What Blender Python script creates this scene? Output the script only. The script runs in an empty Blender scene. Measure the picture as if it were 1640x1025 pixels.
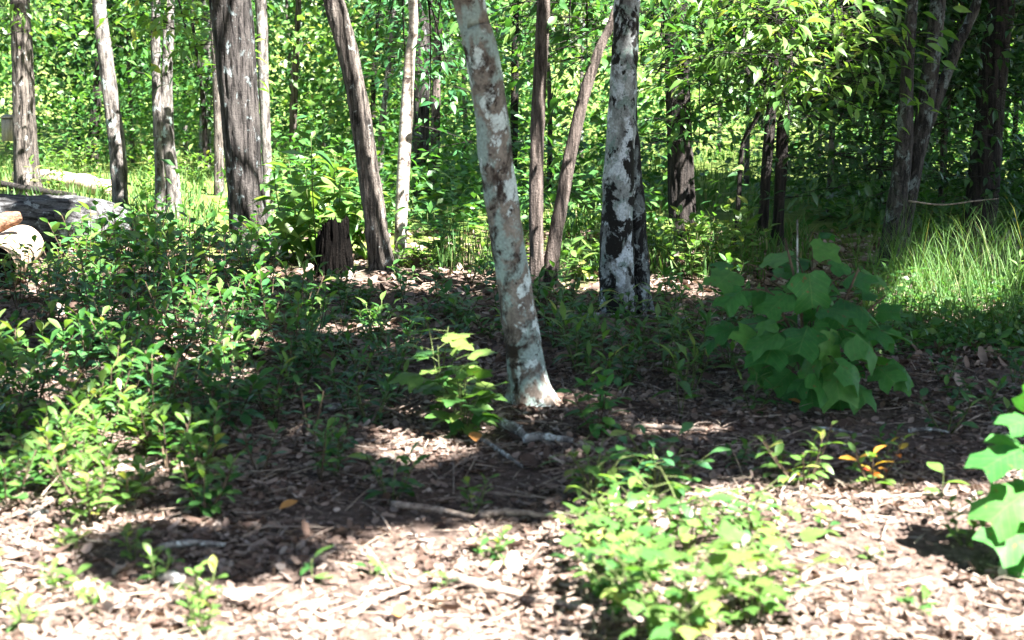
import bpy, math, random
import numpy as np
from mathutils import Vector, Matrix

random.seed(7)
rng = np.random.default_rng(7)
scene = bpy.context.scene
col = scene.collection
R = math.radians

# ------------------------------------------------------------------ camera
CAM_H, PITCH, F = 1.5, R(10.1), 2253.0          # F: focal length in photo pixels (1640 wide)
cam_d = bpy.data.cameras.new('camera')
cam = bpy.data.objects.new('camera', cam_d)
col.objects.link(cam)
cam.location = (0, 0, CAM_H)
cam.rotation_euler = (R(90) - PITCH, 0, 0)
cam_d.sensor_width = 36
cam_d.lens = 36 * F / 1640
cam_d.clip_end = 500
cam_d.dof.use_dof = True
cam_d.dof.focus_distance = 10.5
cam_d.dof.aperture_fstop = 3.0
scene.camera = cam

# ------------------------------------------------------------------ light
SUN_EL, SUN_AZ = R(54), R(-42)                   # azimuth from +X (the picture's right), negative = towards the camera
S = Vector((math.cos(SUN_EL) * math.cos(SUN_AZ), math.cos(SUN_EL) * math.sin(SUN_AZ), math.sin(SUN_EL)))
world = bpy.data.worlds.new('World')
scene.world = world
world.use_nodes = True
wn = world.node_tree.nodes
sky = wn.new('ShaderNodeTexSky')
sky.sky_type = 'NISHITA'
sky.sun_disc = False
sky.sun_elevation = SUN_EL
sky.sun_rotation = math.atan2(S.x, S.y)
bg = wn['Background']
bg.inputs['Strength'].default_value = 0.05
world.node_tree.links.new(sky.outputs[0], bg.inputs['Color'])
sun_d = bpy.data.lights.new('sun', 'SUN')
sun_d.energy = 5.0
sun_d.angle = R(0.53)
sun_d.color = (1.0, 0.965, 0.91)
sun = bpy.data.objects.new('sun', sun_d)
col.objects.link(sun)
sun.rotation_euler = S.to_track_quat('Z', 'Y').to_euler()
vs = scene.view_settings
vs.view_transform = 'Standard'
vs.look = 'None'
vs.gamma = 1
vs.use_curve_mapping = False
vs.exposure = 3.65
scene.cycles.max_bounces = 6
scene.cycles.diffuse_bounces = 3
scene.cycles.transmission_bounces = 4
scene.cycles.use_denoising = True

# ------------------------------------------------------------------ small maths
FW = np.array([0, math.cos(PITCH), -math.sin(PITCH)])
UP = np.array([0, math.sin(PITCH), math.cos(PITCH)])

def ray(px, py):
    return np.array([1, 0, 0]) * (px - 820) / F + UP * (512.5 - py) / F + FW

def at(px, py, Y):
    d = ray(px, py)
    return np.array([0, 0, CAM_H]) + d * (Y / d[1])

def ground_at(px, py):
    d = ray(px, py)
    p = np.array([0, 0, CAM_H]) + d * (CAM_H / -d[2])
    return float(p[0]), float(p[1])

def base_depth(py):
    return ground_at(820, py)[1]

def project(p):                                   # (N,3) -> photo pixels
    q = p - np.array([0, 0, CAM_H])
    z = np.maximum(q @ FW, 0.05)
    return 820 + F * q[:, 0] / z, 512.5 - F * (q @ UP) / z

def _hash(ix, iy, iz, seed):
    h = (ix.astype(np.int64) * 374761393 + iy.astype(np.int64) * 668265263 + iz.astype(np.int64) * 2147483647 + seed * 1274126177) & 0x7fffffff
    h = ((h ^ (h >> 13)) * 1274126177) & 0x7fffffff
    return ((h ^ (h >> 16)) & 0xffff) / 65535.0

def noise(p, seed=0):
    p = np.asarray(p, float)
    i = np.floor(p).astype(np.int64)
    f = p - i
    f = f * f * (3 - 2 * f)
    out = 0
    for dx in (0, 1):
        for dy in (0, 1):
            for dz in (0, 1):
                w = (f[:, 0] if dx else 1 - f[:, 0]) * (f[:, 1] if dy else 1 - f[:, 1]) * (f[:, 2] if dz else 1 - f[:, 2])
                out = out + w * _hash(i[:, 0] + dx, i[:, 1] + dy, i[:, 2] + dz, seed)
    return out

def fbm(p, seed=0, oct=3):
    p = np.asarray(p, float)
    a, s, t = 0.5, 0, 0
    for k in range(oct):
        s = s + a * noise(p * 2 ** k, seed + k * 17)
        t += a
        a *= 0.5
    return s / t

def ground_z(x, y):
    x = np.asarray(x, float)
    y = np.asarray(y, float)
    sh = np.broadcast(x, y).shape
    x = np.broadcast_to(x, sh).ravel()
    y = np.broadcast_to(y, sh).ravel()
    p = np.stack([x, y, 0 * x], 1)
    z = (fbm(p * 0.9, 3) - 0.5) * 0.10 + (fbm(p * 5, 5, 2) - 0.5) * 0.035
    far = np.clip((y - 26) / 30, 0, 1.6)
    z = z + far ** 1.5 * 5.5
    return z.reshape(sh)

def gz(x, y):
    return float(ground_z(np.array([x]), np.array([y]))[0])

# ------------------------------------------------------------------ materials
def new_mat(name):
    m = bpy.data.materials.new(name)
    m.use_nodes = True
    nt = m.node_tree
    for n in list(nt.nodes):
        nt.nodes.remove(n)
    out = nt.nodes.new('ShaderNodeOutputMaterial')
    return m, nt, out

def N(nt, kind, **kw):
    n = nt.nodes.new(kind)
    for k, v in kw.items():
        if k.startswith('i_'):
            n.inputs[k[2:].replace('_', ' ')].default_value = v
        else:
            setattr(n, k, v)
    return n

def ramp(nt, stops, interp='LINEAR'):
    r = nt.nodes.new('ShaderNodeValToRGB')
    r.color_ramp.interpolation = interp
    e = r.color_ramp.elements
    while len(e) > 1:
        e.remove(e[-1])
    e[0].position, e[0].color = stops[0][0], (*stops[0][1], 1)
    for p, c in stops[1:]:
        x = e.new(p)
        x.color = (*c, 1)
    return r

def leaf_mat(name, stops, trans=0.42, rough=0.42, spec=0.45, tint=(1.25, 1.35, 0.5), veins=False):
    m, nt, out = new_mat(name)
    L = nt.links.new
    geo = N(nt, 'ShaderNodeNewGeometry')
    oi = N(nt, 'ShaderNodeObjectInfo')
    add = N(nt, 'ShaderNodeMath', operation='ADD')
    L(geo.outputs['Random Per Island'], add.inputs[0])
    L(oi.outputs['Random'], add.inputs[1])
    fr = N(nt, 'ShaderNodeMath', operation='FRACT')
    L(add.outputs[0], fr.inputs[0])
    rp = ramp(nt, stops)
    L(fr.outputs[0], rp.inputs[0])
    nz = N(nt, 'ShaderNodeTexNoise')
    nz.inputs['Scale'].default_value = 35
    nz.inputs['Detail'].default_value = 3
    L(geo.outputs['Position'], nz.inputs['Vector'])
    hs = N(nt, 'ShaderNodeHueSaturation')
    mr = N(nt, 'ShaderNodeMapRange')
    mr.inputs['To Min'].default_value = 0.6
    mr.inputs['To Max'].default_value = 1.4
    L(nz.outputs[0], mr.inputs['Value'])
    L(mr.outputs[0], hs.inputs['Value'])
    base = rp.outputs[0]
    if veins:                                   # midrib and side veins in the leaf's own coordinates, and brown blemishes
        tc = N(nt, 'ShaderNodeTexCoord')
        sx = N(nt, 'ShaderNodeSeparateXYZ')
        L(tc.outputs['Object'], sx.inputs[0])
        ax = N(nt, 'ShaderNodeMath', operation='ABSOLUTE')
        L(sx.outputs['X'], ax.inputs[0])
        mid = N(nt, 'ShaderNodeMath', operation='LESS_THAN')
        mid.inputs[1].default_value = 0.013
        L(ax.outputs[0], mid.inputs[0])
        ma = N(nt, 'ShaderNodeMath', operation='MULTIPLY_ADD')
        ma.inputs[1].default_value = -0.8
        L(ax.outputs[0], ma.inputs[0])
        L(sx.outputs['Y'], ma.inputs[2])
        mb_ = N(nt, 'ShaderNodeMath', operation='MULTIPLY')
        mb_.inputs[1].default_value = 6.5
        L(ma.outputs[0], mb_.inputs[0])
        fr2 = N(nt, 'ShaderNodeMath', operation='FRACT')
        L(mb_.outputs[0], fr2.inputs[0])
        side = N(nt, 'ShaderNodeMath', operation='LESS_THAN')
        side.inputs[1].default_value = 0.09
        L(fr2.outputs[0], side.inputs[0])
        vm = N(nt, 'ShaderNodeMath', operation='MAXIMUM')
        L(mid.outputs[0], vm.inputs[0])
        L(side.outputs[0], vm.inputs[1])
        vf = N(nt, 'ShaderNodeMath', operation='MULTIPLY')
        vf.inputs[1].default_value = 0.22
        L(vm.outputs[0], vf.inputs[0])
        v1 = N(nt, 'ShaderNodeMix', data_type='RGBA')
        L(vf.outputs[0], v1.inputs[0])
        L(base, v1.inputs[6])
        v1.inputs[7].default_value = (0.2, 0.28, 0.1, 1)
        vo = N(nt, 'ShaderNodeVectorMath', operation='ADD')
        L(tc.outputs['Object'], vo.inputs[0])
        L(oi.outputs['Location'], vo.inputs[1])
        bn = N(nt, 'ShaderNodeTexNoise')
        bn.inputs['Scale'].default_value = 6
        bn.inputs['Detail'].default_value = 5
        L(vo.outputs[0], bn.inputs['Vector'])
        bm_ = N(nt, 'ShaderNodeMapRange')
        bm_.inputs['From Min'].default_value = 0.64
        bm_.inputs['From Max'].default_value = 0.72
        L(bn.outputs[0], bm_.inputs['Value'])
        v2 = N(nt, 'ShaderNodeMix', data_type='RGBA')
        L(bm_.outputs[0], v2.inputs[0])
        L(v1.outputs[2], v2.inputs[6])
        v2.inputs[7].default_value = (0.14, 0.09, 0.035, 1)
        base = v2.outputs[2]
    L(base, hs.inputs['Color'])
    pb = N(nt, 'ShaderNodeBsdfPrincipled')
    pb.inputs['Roughness'].default_value = rough
    pb.inputs['Specular IOR Level'].default_value = spec
    L(hs.outputs[0], pb.inputs['Base Color'])
    tr = N(nt, 'ShaderNodeBsdfTranslucent')
    mul = N(nt, 'ShaderNodeMix', data_type='RGBA', blend_type='MULTIPLY')
    mul.inputs[0].default_value = 1
    L(hs.outputs[0], mul.inputs[6])
    mul.inputs[7].default_value = (*tint, 1)
    L(mul.outputs[2], tr.inputs['Color'])
    mx = N(nt, 'ShaderNodeMixShader')
    mx.inputs[0].default_value = trans
    L(pb.outputs[0], mx.inputs[1])
    L(tr.outputs[0], mx.inputs[2])
    L(mx.outputs[0], out.inputs[0])
    return m

def bark_mat(name, base, dark, patches=(), vscale=(14, 14, 2.2), bump=0.5, fine=1.0, moss_low=None):
    """patches: list of (colour, noise scale, low, high, seed offset) laid over the bark as lichen or moss"""
    m, nt, out = new_mat(name)
    L = nt.links.new
    geo = N(nt, 'ShaderNodeNewGeometry')
    mp = N(nt, 'ShaderNodeMapping')
    mp.inputs['Scale'].default_value = vscale
    L(geo.outputs['Position'], mp.inputs['Vector'])
    n1 = N(nt, 'ShaderNodeTexNoise')
    n1.inputs['Scale'].default_value = 1.6
    n1.inputs['Detail'].default_value = 6
    n1.inputs['Roughness'].default_value = 0.68
    L(mp.outputs[0], n1.inputs['Vector'])
    rp = ramp(nt, [(0.40, dark), (0.56, base), (0.74, tuple(min(1, c * 1.4) for c in base))])
    L(n1.outputs[0], rp.inputs[0])
    n2 = N(nt, 'ShaderNodeTexNoise')
    n2.inputs['Scale'].default_value = 90 * fine
    n2.inputs['Detail'].default_value = 4
    L(geo.outputs['Position'], n2.inputs['Vector'])
    cur = rp.outputs[0]
    for k, (c, sc, lo, hi, off) in enumerate(patches):
        mo = N(nt, 'ShaderNodeMapping')
        mo.inputs['Location'].default_value = (off, off * 1.7, off * 0.6)
        mo.inputs['Scale'].default_value = (1, 1, 0.75)
        L(geo.outputs['Position'], mo.inputs['Vector'])
        n = N(nt, 'ShaderNodeTexNoise')
        n.inputs['Scale'].default_value = sc
        n.inputs['Detail'].default_value = 7
        n.inputs['Roughness'].default_value = 0.66
        n.inputs['Distortion'].default_value = 0.4
        L(mo.outputs[0], n.inputs['Vector'])
        mr = N(nt, 'ShaderNodeMapRange')
        mr.inputs['From Min'].default_value = lo
        mr.inputs['From Max'].default_value = hi
        val = n.outputs[0]
        if moss_low == k:                      # this growth gets denser towards the damp foot of the trunk
            sz = N(nt, 'ShaderNodeSeparateXYZ')
            L(geo.outputs['Position'], sz.inputs[0])
            ml = N(nt, 'ShaderNodeMapRange')
            ml.inputs['From Min'].default_value = 0.0
            ml.inputs['From Max'].default_value = 1.3
            ml.inputs['To Min'].default_value = 0.06
            ml.inputs['To Max'].default_value = -0.035
            L(sz.outputs['Z'], ml.inputs['Value'])
            av = N(nt, 'ShaderNodeMath', operation='ADD')
            L(n.outputs[0], av.inputs[0])
            L(ml.outputs[0], av.inputs[1])
            val = av.outputs[0]
        L(val, mr.inputs['Value'])
        mx = N(nt, 'ShaderNodeMix', data_type='RGBA')
        L(mr.outputs[0], mx.inputs[0])
        L(cur, mx.inputs[6])
        mx.inputs[7].default_value = (*c, 1)
        cur = mx.outputs[2]
    mg = N(nt, 'ShaderNodeMix', data_type='RGBA', blend_type='MULTIPLY')
    mg.inputs[0].default_value = 0.75
    gr = ramp(nt, [(0.3, (0.55, 0.55, 0.55)), (0.7, (1.2, 1.2, 1.2))])
    L(n2.outputs[0], gr.inputs[0])
    L(cur, mg.inputs[6])
    L(gr.outputs[0], mg.inputs[7])
    pb = N(nt, 'ShaderNodeBsdfPrincipled')
    pb.inputs['Roughness'].default_value = 0.88
    pb.inputs['Specular IOR Level'].default_value = 0.2
    L(mg.outputs[2], pb.inputs['Base Color'])
    ad = N(nt, 'ShaderNodeMath', operation='MULTIPLY_ADD')
    ad.inputs[1].default_value = 0.35
    L(n2.outputs[0], ad.inputs[0])
    L(n1.outputs[0], ad.inputs[2])
    bp = N(nt, 'ShaderNodeBump')
    bp.inputs['Strength'].default_value = bump
    bp.inputs['Distance'].default_value = 0.03
    L(ad.outputs[0], bp.inputs['Height'])
    L(bp.outputs[0], pb.inputs['Normal'])
    L(pb.outputs[0], out.inputs[0])
    return m

def litter_mat(name, stops, trans=0.12):
    m = leaf_mat(name, stops, trans=trans, rough=0.75, spec=0.2, tint=(1.2, 1.0, 0.7))
    return m

G = {}
G['green'] = leaf_mat('leaf_green', [(0, (0.028, 0.09, 0.022)), (0.5, (0.045, 0.13, 0.03)), (0.85, (0.075, 0.17, 0.04)), (1, (0.13, 0.2, 0.05))])
G['blue_green'] = leaf_mat('leaf_blue_green', [(0, (0.022, 0.085, 0.032)), (0.6, (0.038, 0.125, 0.043)), (1, (0.07, 0.165, 0.055))], trans=0.35)
G['yellow_green'] = leaf_mat('leaf_yellow_green', [(0, (0.06, 0.135, 0.03)), (0.55, (0.10, 0.19, 0.045)), (0.92, (0.15, 0.23, 0.06)), (1, (0.25, 0.25, 0.07))], trans=0.48, tint=(1.25, 1.35, 0.55))
G['tulip'] = leaf_mat('leaf_broad', [(0, (0.032, 0.13, 0.032)), (0.7, (0.05, 0.175, 0.04)), (1, (0.085, 0.21, 0.045))], trans=0.42, rough=0.5, spec=0.25, veins=True)
G['maple'] = leaf_mat('leaf_lobed', [(0, (0.05, 0.13, 0.028)), (0.7, (0.09, 0.18, 0.04)), (1, (0.15, 0.22, 0.05))], trans=0.42, veins=True)
G['red'] = leaf_mat('leaf_turned', [(0, (0.35, 0.06, 0.03)), (0.5, (0.4, 0.16, 0.03)), (1, (0.32, 0.28, 0.04))], trans=0.4)
G['canopy'] = leaf_mat('leaf_canopy', [(0, (0.025, 0.06, 0.014)), (0.6, (0.04, 0.085, 0.018)), (1, (0.07, 0.12, 0.026))], trans=0.14)
G['dark'] = leaf_mat('leaf_dark', [(0, (0.016, 0.052, 0.015)), (0.6, (0.028, 0.08, 0.022)), (1, (0.05, 0.11, 0.03))], trans=0.3)
G['grass'] = leaf_mat('grass_blade', [(0, (0.04, 0.10, 0.024)), (0.6, (0.065, 0.135, 0.034)), (0.94, (0.10, 0.155, 0.05)), (1, (0.2, 0.17, 0.09))], trans=0.35, rough=0.6, spec=0.2)
G['litter'] = litter_mat('dead_leaf', [(0, (0.050, 0.030, 0.022)), (0.3, (0.107, 0.070, 0.055)), (0.6, (0.174, 0.124, 0.099)), (0.9, (0.239, 0.181, 0.152)), (1, (0.314, 0.264, 0.231))])
G['litter_grey'] = litter_mat('dead_leaf_grey', [(0, (0.052, 0.036, 0.031)), (0.4, (0.129, 0.096, 0.081)), (0.8, (0.215, 0.172, 0.150)), (1, (0.309, 0.267, 0.240))])
G['straw'] = litter_mat('dry_straw', [(0, (0.144, 0.108, 0.082)), (0.6, (0.296, 0.244, 0.190)), (1, (0.406, 0.342, 0.270))])
G['litter_orange'] = litter_mat('dead_leaf_orange', [(0, (0.36, 0.14, 0.04)), (1, (0.45, 0.24, 0.08))], 0.3)
G['stem'] = bark_mat('green_stem', (0.09, 0.12, 0.04), (0.05, 0.06, 0.02), bump=0.1)
G['woody'] = bark_mat('brown_stem', (0.10, 0.07, 0.045), (0.04, 0.028, 0.02), bump=0.2)

B = {}
B['pale'] = bark_mat('bark_pale_smooth', (0.19, 0.162, 0.138), (0.11, 0.09, 0.076),
                     [((0.24, 0.30, 0.28), 8.0, 0.49, 0.56, 3.1), ((0.50, 0.56, 0.55), 8.5, 0.575, 0.60, 9.3), ((0.028, 0.019, 0.015), 6.5, 0.53, 0.60, 21.7), ((0.03, 0.02, 0.016), 24, 0.60, 0.66, 5.7)],
                     vscale=(7, 7, 4), bump=0.25)
B['mossy_white'] = bark_mat('bark_white_black_moss', (0.26, 0.28, 0.28), (0.10, 0.10, 0.10),
                     [((0.44, 0.48, 0.52), 7, 0.50, 0.56, 4.4), ((0.15, 0.20, 0.185), 14, 0.52, 0.60, 8.8), ((0.010, 0.009, 0.008), 6.5, 0.49, 0.53, 30.2), ((0.012, 0.011, 0.010), 22, 0.60, 0.64, 12.2)],
                     vscale=(6, 6, 3), bump=0.35, moss_low=2)
B['mossy_dark'] = bark_mat('bark_grey_black_moss', (0.12, 0.135, 0.135), (0.03, 0.03, 0.03),
                     [((0.28, 0.33, 0.34), 9, 0.54, 0.60, 14.4), ((0.009, 0.008, 0.008), 8, 0.47, 0.52, 3.2)], vscale=(8, 8, 3), bump=0.4)
B['furrow'] = bark_mat('bark_furrowed', (0.115, 0.098, 0.086), (0.010, 0.008, 0.007), [((0.36, 0.40, 0.39), 14, 0.60, 0.68, 2.2)], vscale=(24, 24, 3.0), bump=0.9)
B['furrow_dark'] = bark_mat('bark_furrowed_dark', (0.06, 0.053, 0.05), (0.005, 0.004, 0.004), [((0.19, 0.23, 0.24), 12, 0.58, 0.66, 6.1)], vscale=(20, 20, 2.5), bump=1.0)
B['lichened'] = bark_mat('bark_lichened', (0.055, 0.05, 0.047), (0.009, 0.008, 0.008), [((0.13, 0.155, 0.155), 11, 0.54, 0.62, 16.1), ((0.012, 0.011, 0.011), 12, 0.56, 0.62, 2.7)], vscale=(16, 16, 4), bump=0.8)
B['reddish'] = bark_mat('bark_reddish', (0.105, 0.084, 0.074), (0.025, 0.019, 0.016), vscale=(26, 26, 3), bump=0.7)
B['grey'] = bark_mat('bark_grey', (0.15, 0.135, 0.124), (0.03, 0.026, 0.024), [((0.3, 0.37, 0.36), 10, 0.56, 0.64, 12.0)], vscale=(16, 16, 4), bump=0.5)
B['birch'] = bark_mat('bark_birch', (0.42, 0.38, 0.33), (0.2, 0.16, 0.13), [((0.05, 0.035, 0.03), 9, 0.58, 0.63, 7.0)], vscale=(5, 5, 14), bump=0.3)
B['black'] = bark_mat('bark_black', (0.034, 0.028, 0.025), (0.005, 0.004, 0.004), [((0.12, 0.14, 0.135), 16, 0.66, 0.72, 5.0)], vscale=(24, 24, 2.6), bump=1.0)
B['rot'] = bark_mat('rotten_wood', (0.006, 0.005, 0.0045), (0.001, 0.001, 0.001), [((0.05, 0.045, 0.043), 20, 0.67, 0.72, 5.0)], vscale=(40, 40, 2.0), bump=1.0)
B['log'] = bark_mat('log_bark', (0.098, 0.098, 0.101), (0.009, 0.008, 0.008), [((0.247, 0.273, 0.280), 9, 0.55, 0.62, 2.5), ((0.013, 0.013, 0.012), 7, 0.57, 0.64, 14.0)], vscale=(3, 18, 18), bump=1.0)
B['bare'] = bark_mat('bare_wood', (0.45, 0.35, 0.27), (0.28, 0.19, 0.13), vscale=(3, 20, 20), bump=0.3)
B['stick'] = bark_mat('stick_wood', (0.270, 0.217, 0.180), (0.112, 0.083, 0.068), vscale=(20, 20, 20), bump=0.4)
B['stick_grey'] = bark_mat('stick_grey_wood', (0.196, 0.182, 0.171), (0.070, 0.063, 0.059), [((0.434, 0.462, 0.448), 25, 0.52, 0.58, 3.0)], vscale=(20, 20, 20), bump=0.5)
B['orange_wood'] = bark_mat('broken_wood', (0.27, 0.145, 0.09), (0.09, 0.045, 0.03), vscale=(10, 30, 30), bump=0.6)
B['board'] = bark_mat('weathered_board', (0.36, 0.31, 0.27), (0.25, 0.21, 0.175), vscale=(40, 40, 3), bump=0.2)

def ground_material():
    m, nt, out = new_mat('forest_soil')
    L = nt.links.new
    geo = N(nt, 'ShaderNodeNewGeometry')
    n1 = N(nt, 'ShaderNodeTexNoise')
    n1.inputs['Scale'].default_value = 30
    n1.inputs['Detail'].default_value = 8
    n1.inputs['Roughness'].default_value = 0.7
    L(geo.outputs['Position'], n1.inputs['Vector'])
    soil = ramp(nt, [(0.3, (0.026, 0.018, 0.015)), (0.5, (0.095, 0.068, 0.056)), (0.72, (0.19, 0.148, 0.126))])
    L(n1.outputs[0], soil.inputs[0])
    n3 = N(nt, 'ShaderNodeTexNoise')
    n3.inputs['Scale'].default_value = 1.3
    n3.inputs['Detail'].default_value = 9
    n3.inputs['Roughness'].default_value = 0.75
    L(geo.outputs['Position'], n3.inputs['Vector'])
    green = ramp(nt, [(0.36, (0.04, 0.07, 0.014)), (0.5, (0.11, 0.15, 0.035)), (0.66, (0.19, 0.21, 0.07))])
    L(n3.outputs[0], green.inputs[0])
    sp = N(nt, 'ShaderNodeSeparateXYZ')
    L(geo.outputs['Position'], sp.inputs[0])
    n2 = N(nt, 'ShaderNodeTexNoise')
    n2.inputs['Scale'].default_value = 0.8
    n2.inputs['Detail'].default_value = 4
    L(geo.outputs['Position'], n2.inputs['Vector'])
    ad = N(nt, 'ShaderNodeMath', operation='MULTIPLY_ADD')
    ad.inputs[1].default_value = 5
    L(n2.outputs[0], ad.inputs[0])
    L(sp.outputs['Y'], ad.inputs[2])
    mr = N(nt, 'ShaderNodeMapRange')
    mr.inputs['From Min'].default_value = 12.6
    mr.inputs['From Max'].default_value = 14.2
    L(ad.outputs[0], mr.inputs['Value'])
    mx = N(nt, 'ShaderNodeMix', data_type='RGBA')
    L(mr.outputs[0], mx.inputs[0])
    L(soil.outputs[0], mx.inputs[6])
    L(green.outputs[0], mx.inputs[7])
    pb = N(nt, 'ShaderNodeBsdfPrincipled')
    pb.inputs['Roughness'].default_value = 0.95
    pb.inputs['Specular IOR Level'].default_value = 0.1
    L(mx.outputs[2], pb.inputs['Base Color'])
    bp = N(nt, 'ShaderNodeBump')
    bp.inputs['Strength'].default_value = 0.8
    bp.inputs['Distance'].default_value = 0.03
    L(n1.outputs[0], bp.inputs['Height'])
    L(bp.outputs[0], pb.inputs['Normal'])
    L(pb.outputs[0], out.inputs[0])
    return m

# ------------------------------------------------------------------ mesh helpers
def mesh_np(name, V, Q=None, T=None, mat=None, smooth=False):
    me = bpy.data.meshes.new(name)
    V = np.asarray(V, np.float32)
    loops, starts, n = [], [], 0
    if Q is not None and len(Q):
        Q = np.asarray(Q, np.int32)
        loops.append(Q.ravel())
        starts.append(np.arange(len(Q), dtype=np.int32) * 4)
        n = len(Q) * 4
    if T is not None and len(T):
        T = np.asarray(T, np.int32)
        loops.append(T.ravel())
        starts.append(n + np.arange(len(T), dtype=np.int32) * 3)
    loops = np.concatenate(loops)
    starts = np.concatenate(starts)
    me.vertices.add(len(V))
    me.vertices.foreach_set('co', V.ravel())
    me.loops.add(len(loops))
    me.loops.foreach_set('vertex_index', loops)
    me.polygons.add(len(starts))
    me.polygons.foreach_set('loop_start', starts)
    if smooth:
        me.polygons.foreach_set('use_smooth', np.ones(len(starts), bool))
    me.update(calc_edges=True)
    if mat:
        me.materials.append(mat)
    return me

def link(name, data, parent=None, loc=None):
    o = bpy.data.objects.new(name, data)
    col.objects.link(o)
    if parent:
        o.parent = parent
    if loc is not None:
        o.location = loc
    return o

def tag(o, label, cat=None, group=None, kind=None):
    o['label'] = label
    if cat:
        o['category'] = cat
    if group:
        o['group'] = group
    if kind:
        o['kind'] = kind
    return o

def thing(name, label, cat, loc, group=None):
    return tag(link(name, None, loc=loc), label, cat, group)

def smooth_path(pts, n):
    """Catmull-Rom through rows of (x, y, z, r)"""
    P = np.asarray(pts, float)
    if len(P) == 2:
        t = np.linspace(0, 1, n)[:, None]
        return P[0] * (1 - t) + P[1] * t
    E = np.vstack([2 * P[0] - P[1], P, 2 * P[-1] - P[-2]])
    seg = np.linalg.norm(np.diff(P[:, :3], axis=0), axis=1)
    cum = np.concatenate([[0], np.cumsum(seg)])
    u = np.linspace(0, cum[-1], n)
    k = np.clip(np.searchsorted(cum, u, 'right') - 1, 0, len(P) - 2)
    t = ((u - cum[k]) / np.maximum(seg[k], 1e-6))[:, None]
    a, b, c, d = E[k], E[k + 1], E[k + 2], E[k + 3]
    return 0.5 * (2 * b + (c - a) * t + (2 * a - 5 * b + 4 * c - d) * t ** 2 + (3 * b - a - 3 * c + d) * t ** 3)

def tube(path, nring=8, disp=None, cap=True, roots=None):
    """path rows (x,y,z,r) -> verts, quads, tris; disp(theta, points) gives extra radius"""
    P = np.asarray(path, float)
    n = len(P)
    T = np.gradient(P[:, :3], axis=0)
    T /= np.linalg.norm(T, axis=1)[:, None] + 1e-9
    ref = np.array([0, 1.0, 0]) if abs(T[:, 1]).mean() < 0.8 else np.array([1.0, 0, 0])
    A = np.cross(T, ref)
    A /= np.linalg.norm(A, axis=1)[:, None] + 1e-9
    Bv = np.cross(T, A)
    th = np.linspace(0, 2 * math.pi, nring, endpoint=False)
    ring = A[:, None] * np.cos(th)[None, :, None] + Bv[:, None] * np.sin(th)[None, :, None]
    rad = np.repeat(P[:, 3][:, None], nring, 1)
    V = P[:, None, :3] + ring * rad[..., None]
    if disp is not None:
        d = disp(V.reshape(-1, 3), np.tile(th, n), np.repeat(np.arange(n), nring)).reshape(n, nring)
        if roots is not None:
            hgt = np.clip(P[:, 2] - roots, 0, None)[:, None]
            ph = P[0, 0] * 3
            d = d + rad * np.exp(-hgt / .075) * (.42 * np.clip(np.cos(th * 3 + ph) + .5 * np.cos(th * 5 + ph * 2), 0, 1.2) + .08)[None]
        V = V + ring * d[..., None]
    V = V.reshape(-1, 3)
    i = np.arange(n - 1)[:, None] * nring
    j = np.arange(nring)[None, :]
    j2 = (j + 1) % nring
    Q = np.stack([i + j, i + j2, i + nring + j2, i + nring + j], -1).reshape(-1, 4)
    tr = np.zeros((0, 3), int)
    if cap:
        V = np.vstack([V, P[0, :3], P[-1, :3]])
        c0, c1 = len(V) - 2, len(V) - 1
        jj = np.arange(nring)
        jn = (jj + 1) % nring
        tr = np.vstack([np.stack([np.full(nring, c0), jn, jj], 1), np.stack([np.full(nring, c1), (n - 1) * nring + jj, (n - 1) * nring + jn], 1)])
    return V, Q, tr

class MB:
    def __init__(s):
        s.V, s.Q, s.T, s.n = [], [], [], 0
    def add(s, V, Q=None, T=None):
        s.V.append(V)
        if Q is not None and len(Q):
            s.Q.append(np.asarray(Q) + s.n)
        if T is not None and len(T):
            s.T.append(np.asarray(T) + s.n)
        s.n += len(V)
        return s
    def tube(s, path, nring=5, **k):
        return s.add(*tube(path, nring, **k))
    def mesh(s, name, mat, smooth=True):
        return mesh_np(name, np.vstack(s.V), np.vstack(s.Q) if s.Q else None, np.vstack(s.T) if s.T else None, mat, smooth)

# ------------------------------------------------------------------ leaf shapes (unit length along +Y, face up +Z)
def strip_leaf(widths, curl=0.25, fold=0.25, wave=0.02, seed=0):
    r = random.Random(seed)
    n = len(widths)
    V, Q = [], []
    for i, w in enumerate(widths):
        y = i / (n - 1)
        z = -curl * y * y
        for sx in (-1, 0, 1):
            V.append((sx * w, y, z + abs(sx) * w * fold + (r.uniform(-wave, wave) if sx else 0)))
    for i in range(n - 1):
        for k in (0, 1):
            a = i * 3 + k
            Q.append((a, a + 1, a + 4, a + 3))
    return np.array(V), np.array(Q), None

def fan_leaf(half, cy=0.42, curl=0.25, fold=0.12, wave=0.03, seed=0):
    """lobed leaf: midrib points, veins out to every outline point, each half folded up a little"""
    r = random.Random(seed)
    n = len(half)
    V = [(0, half[0][1], 0), (0, cy, 0), (0, half[-1][1], -curl * (half[-1][1] - cy) ** 2)]
    T = []
    for sx in (1, -1):
        b = len(V)
        for x, y in half[1:-1]:
            d = x * x + (y - cy) ** 2
            V.append((sx * x * r.uniform(.94, 1.06), y + r.uniform(-.02, .02), fold * x - curl * d * 1.3 + r.uniform(-wave, wave)))
        m = n - 2
        seq = [0] + [b + k for k in range(m)] + [2]
        for k in range(len(seq) - 1):
            t = (1, seq[k], seq[k + 1])
            T.append(t if sx > 0 else t[::-1])
    return np.array(V), None, np.array(T)

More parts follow.
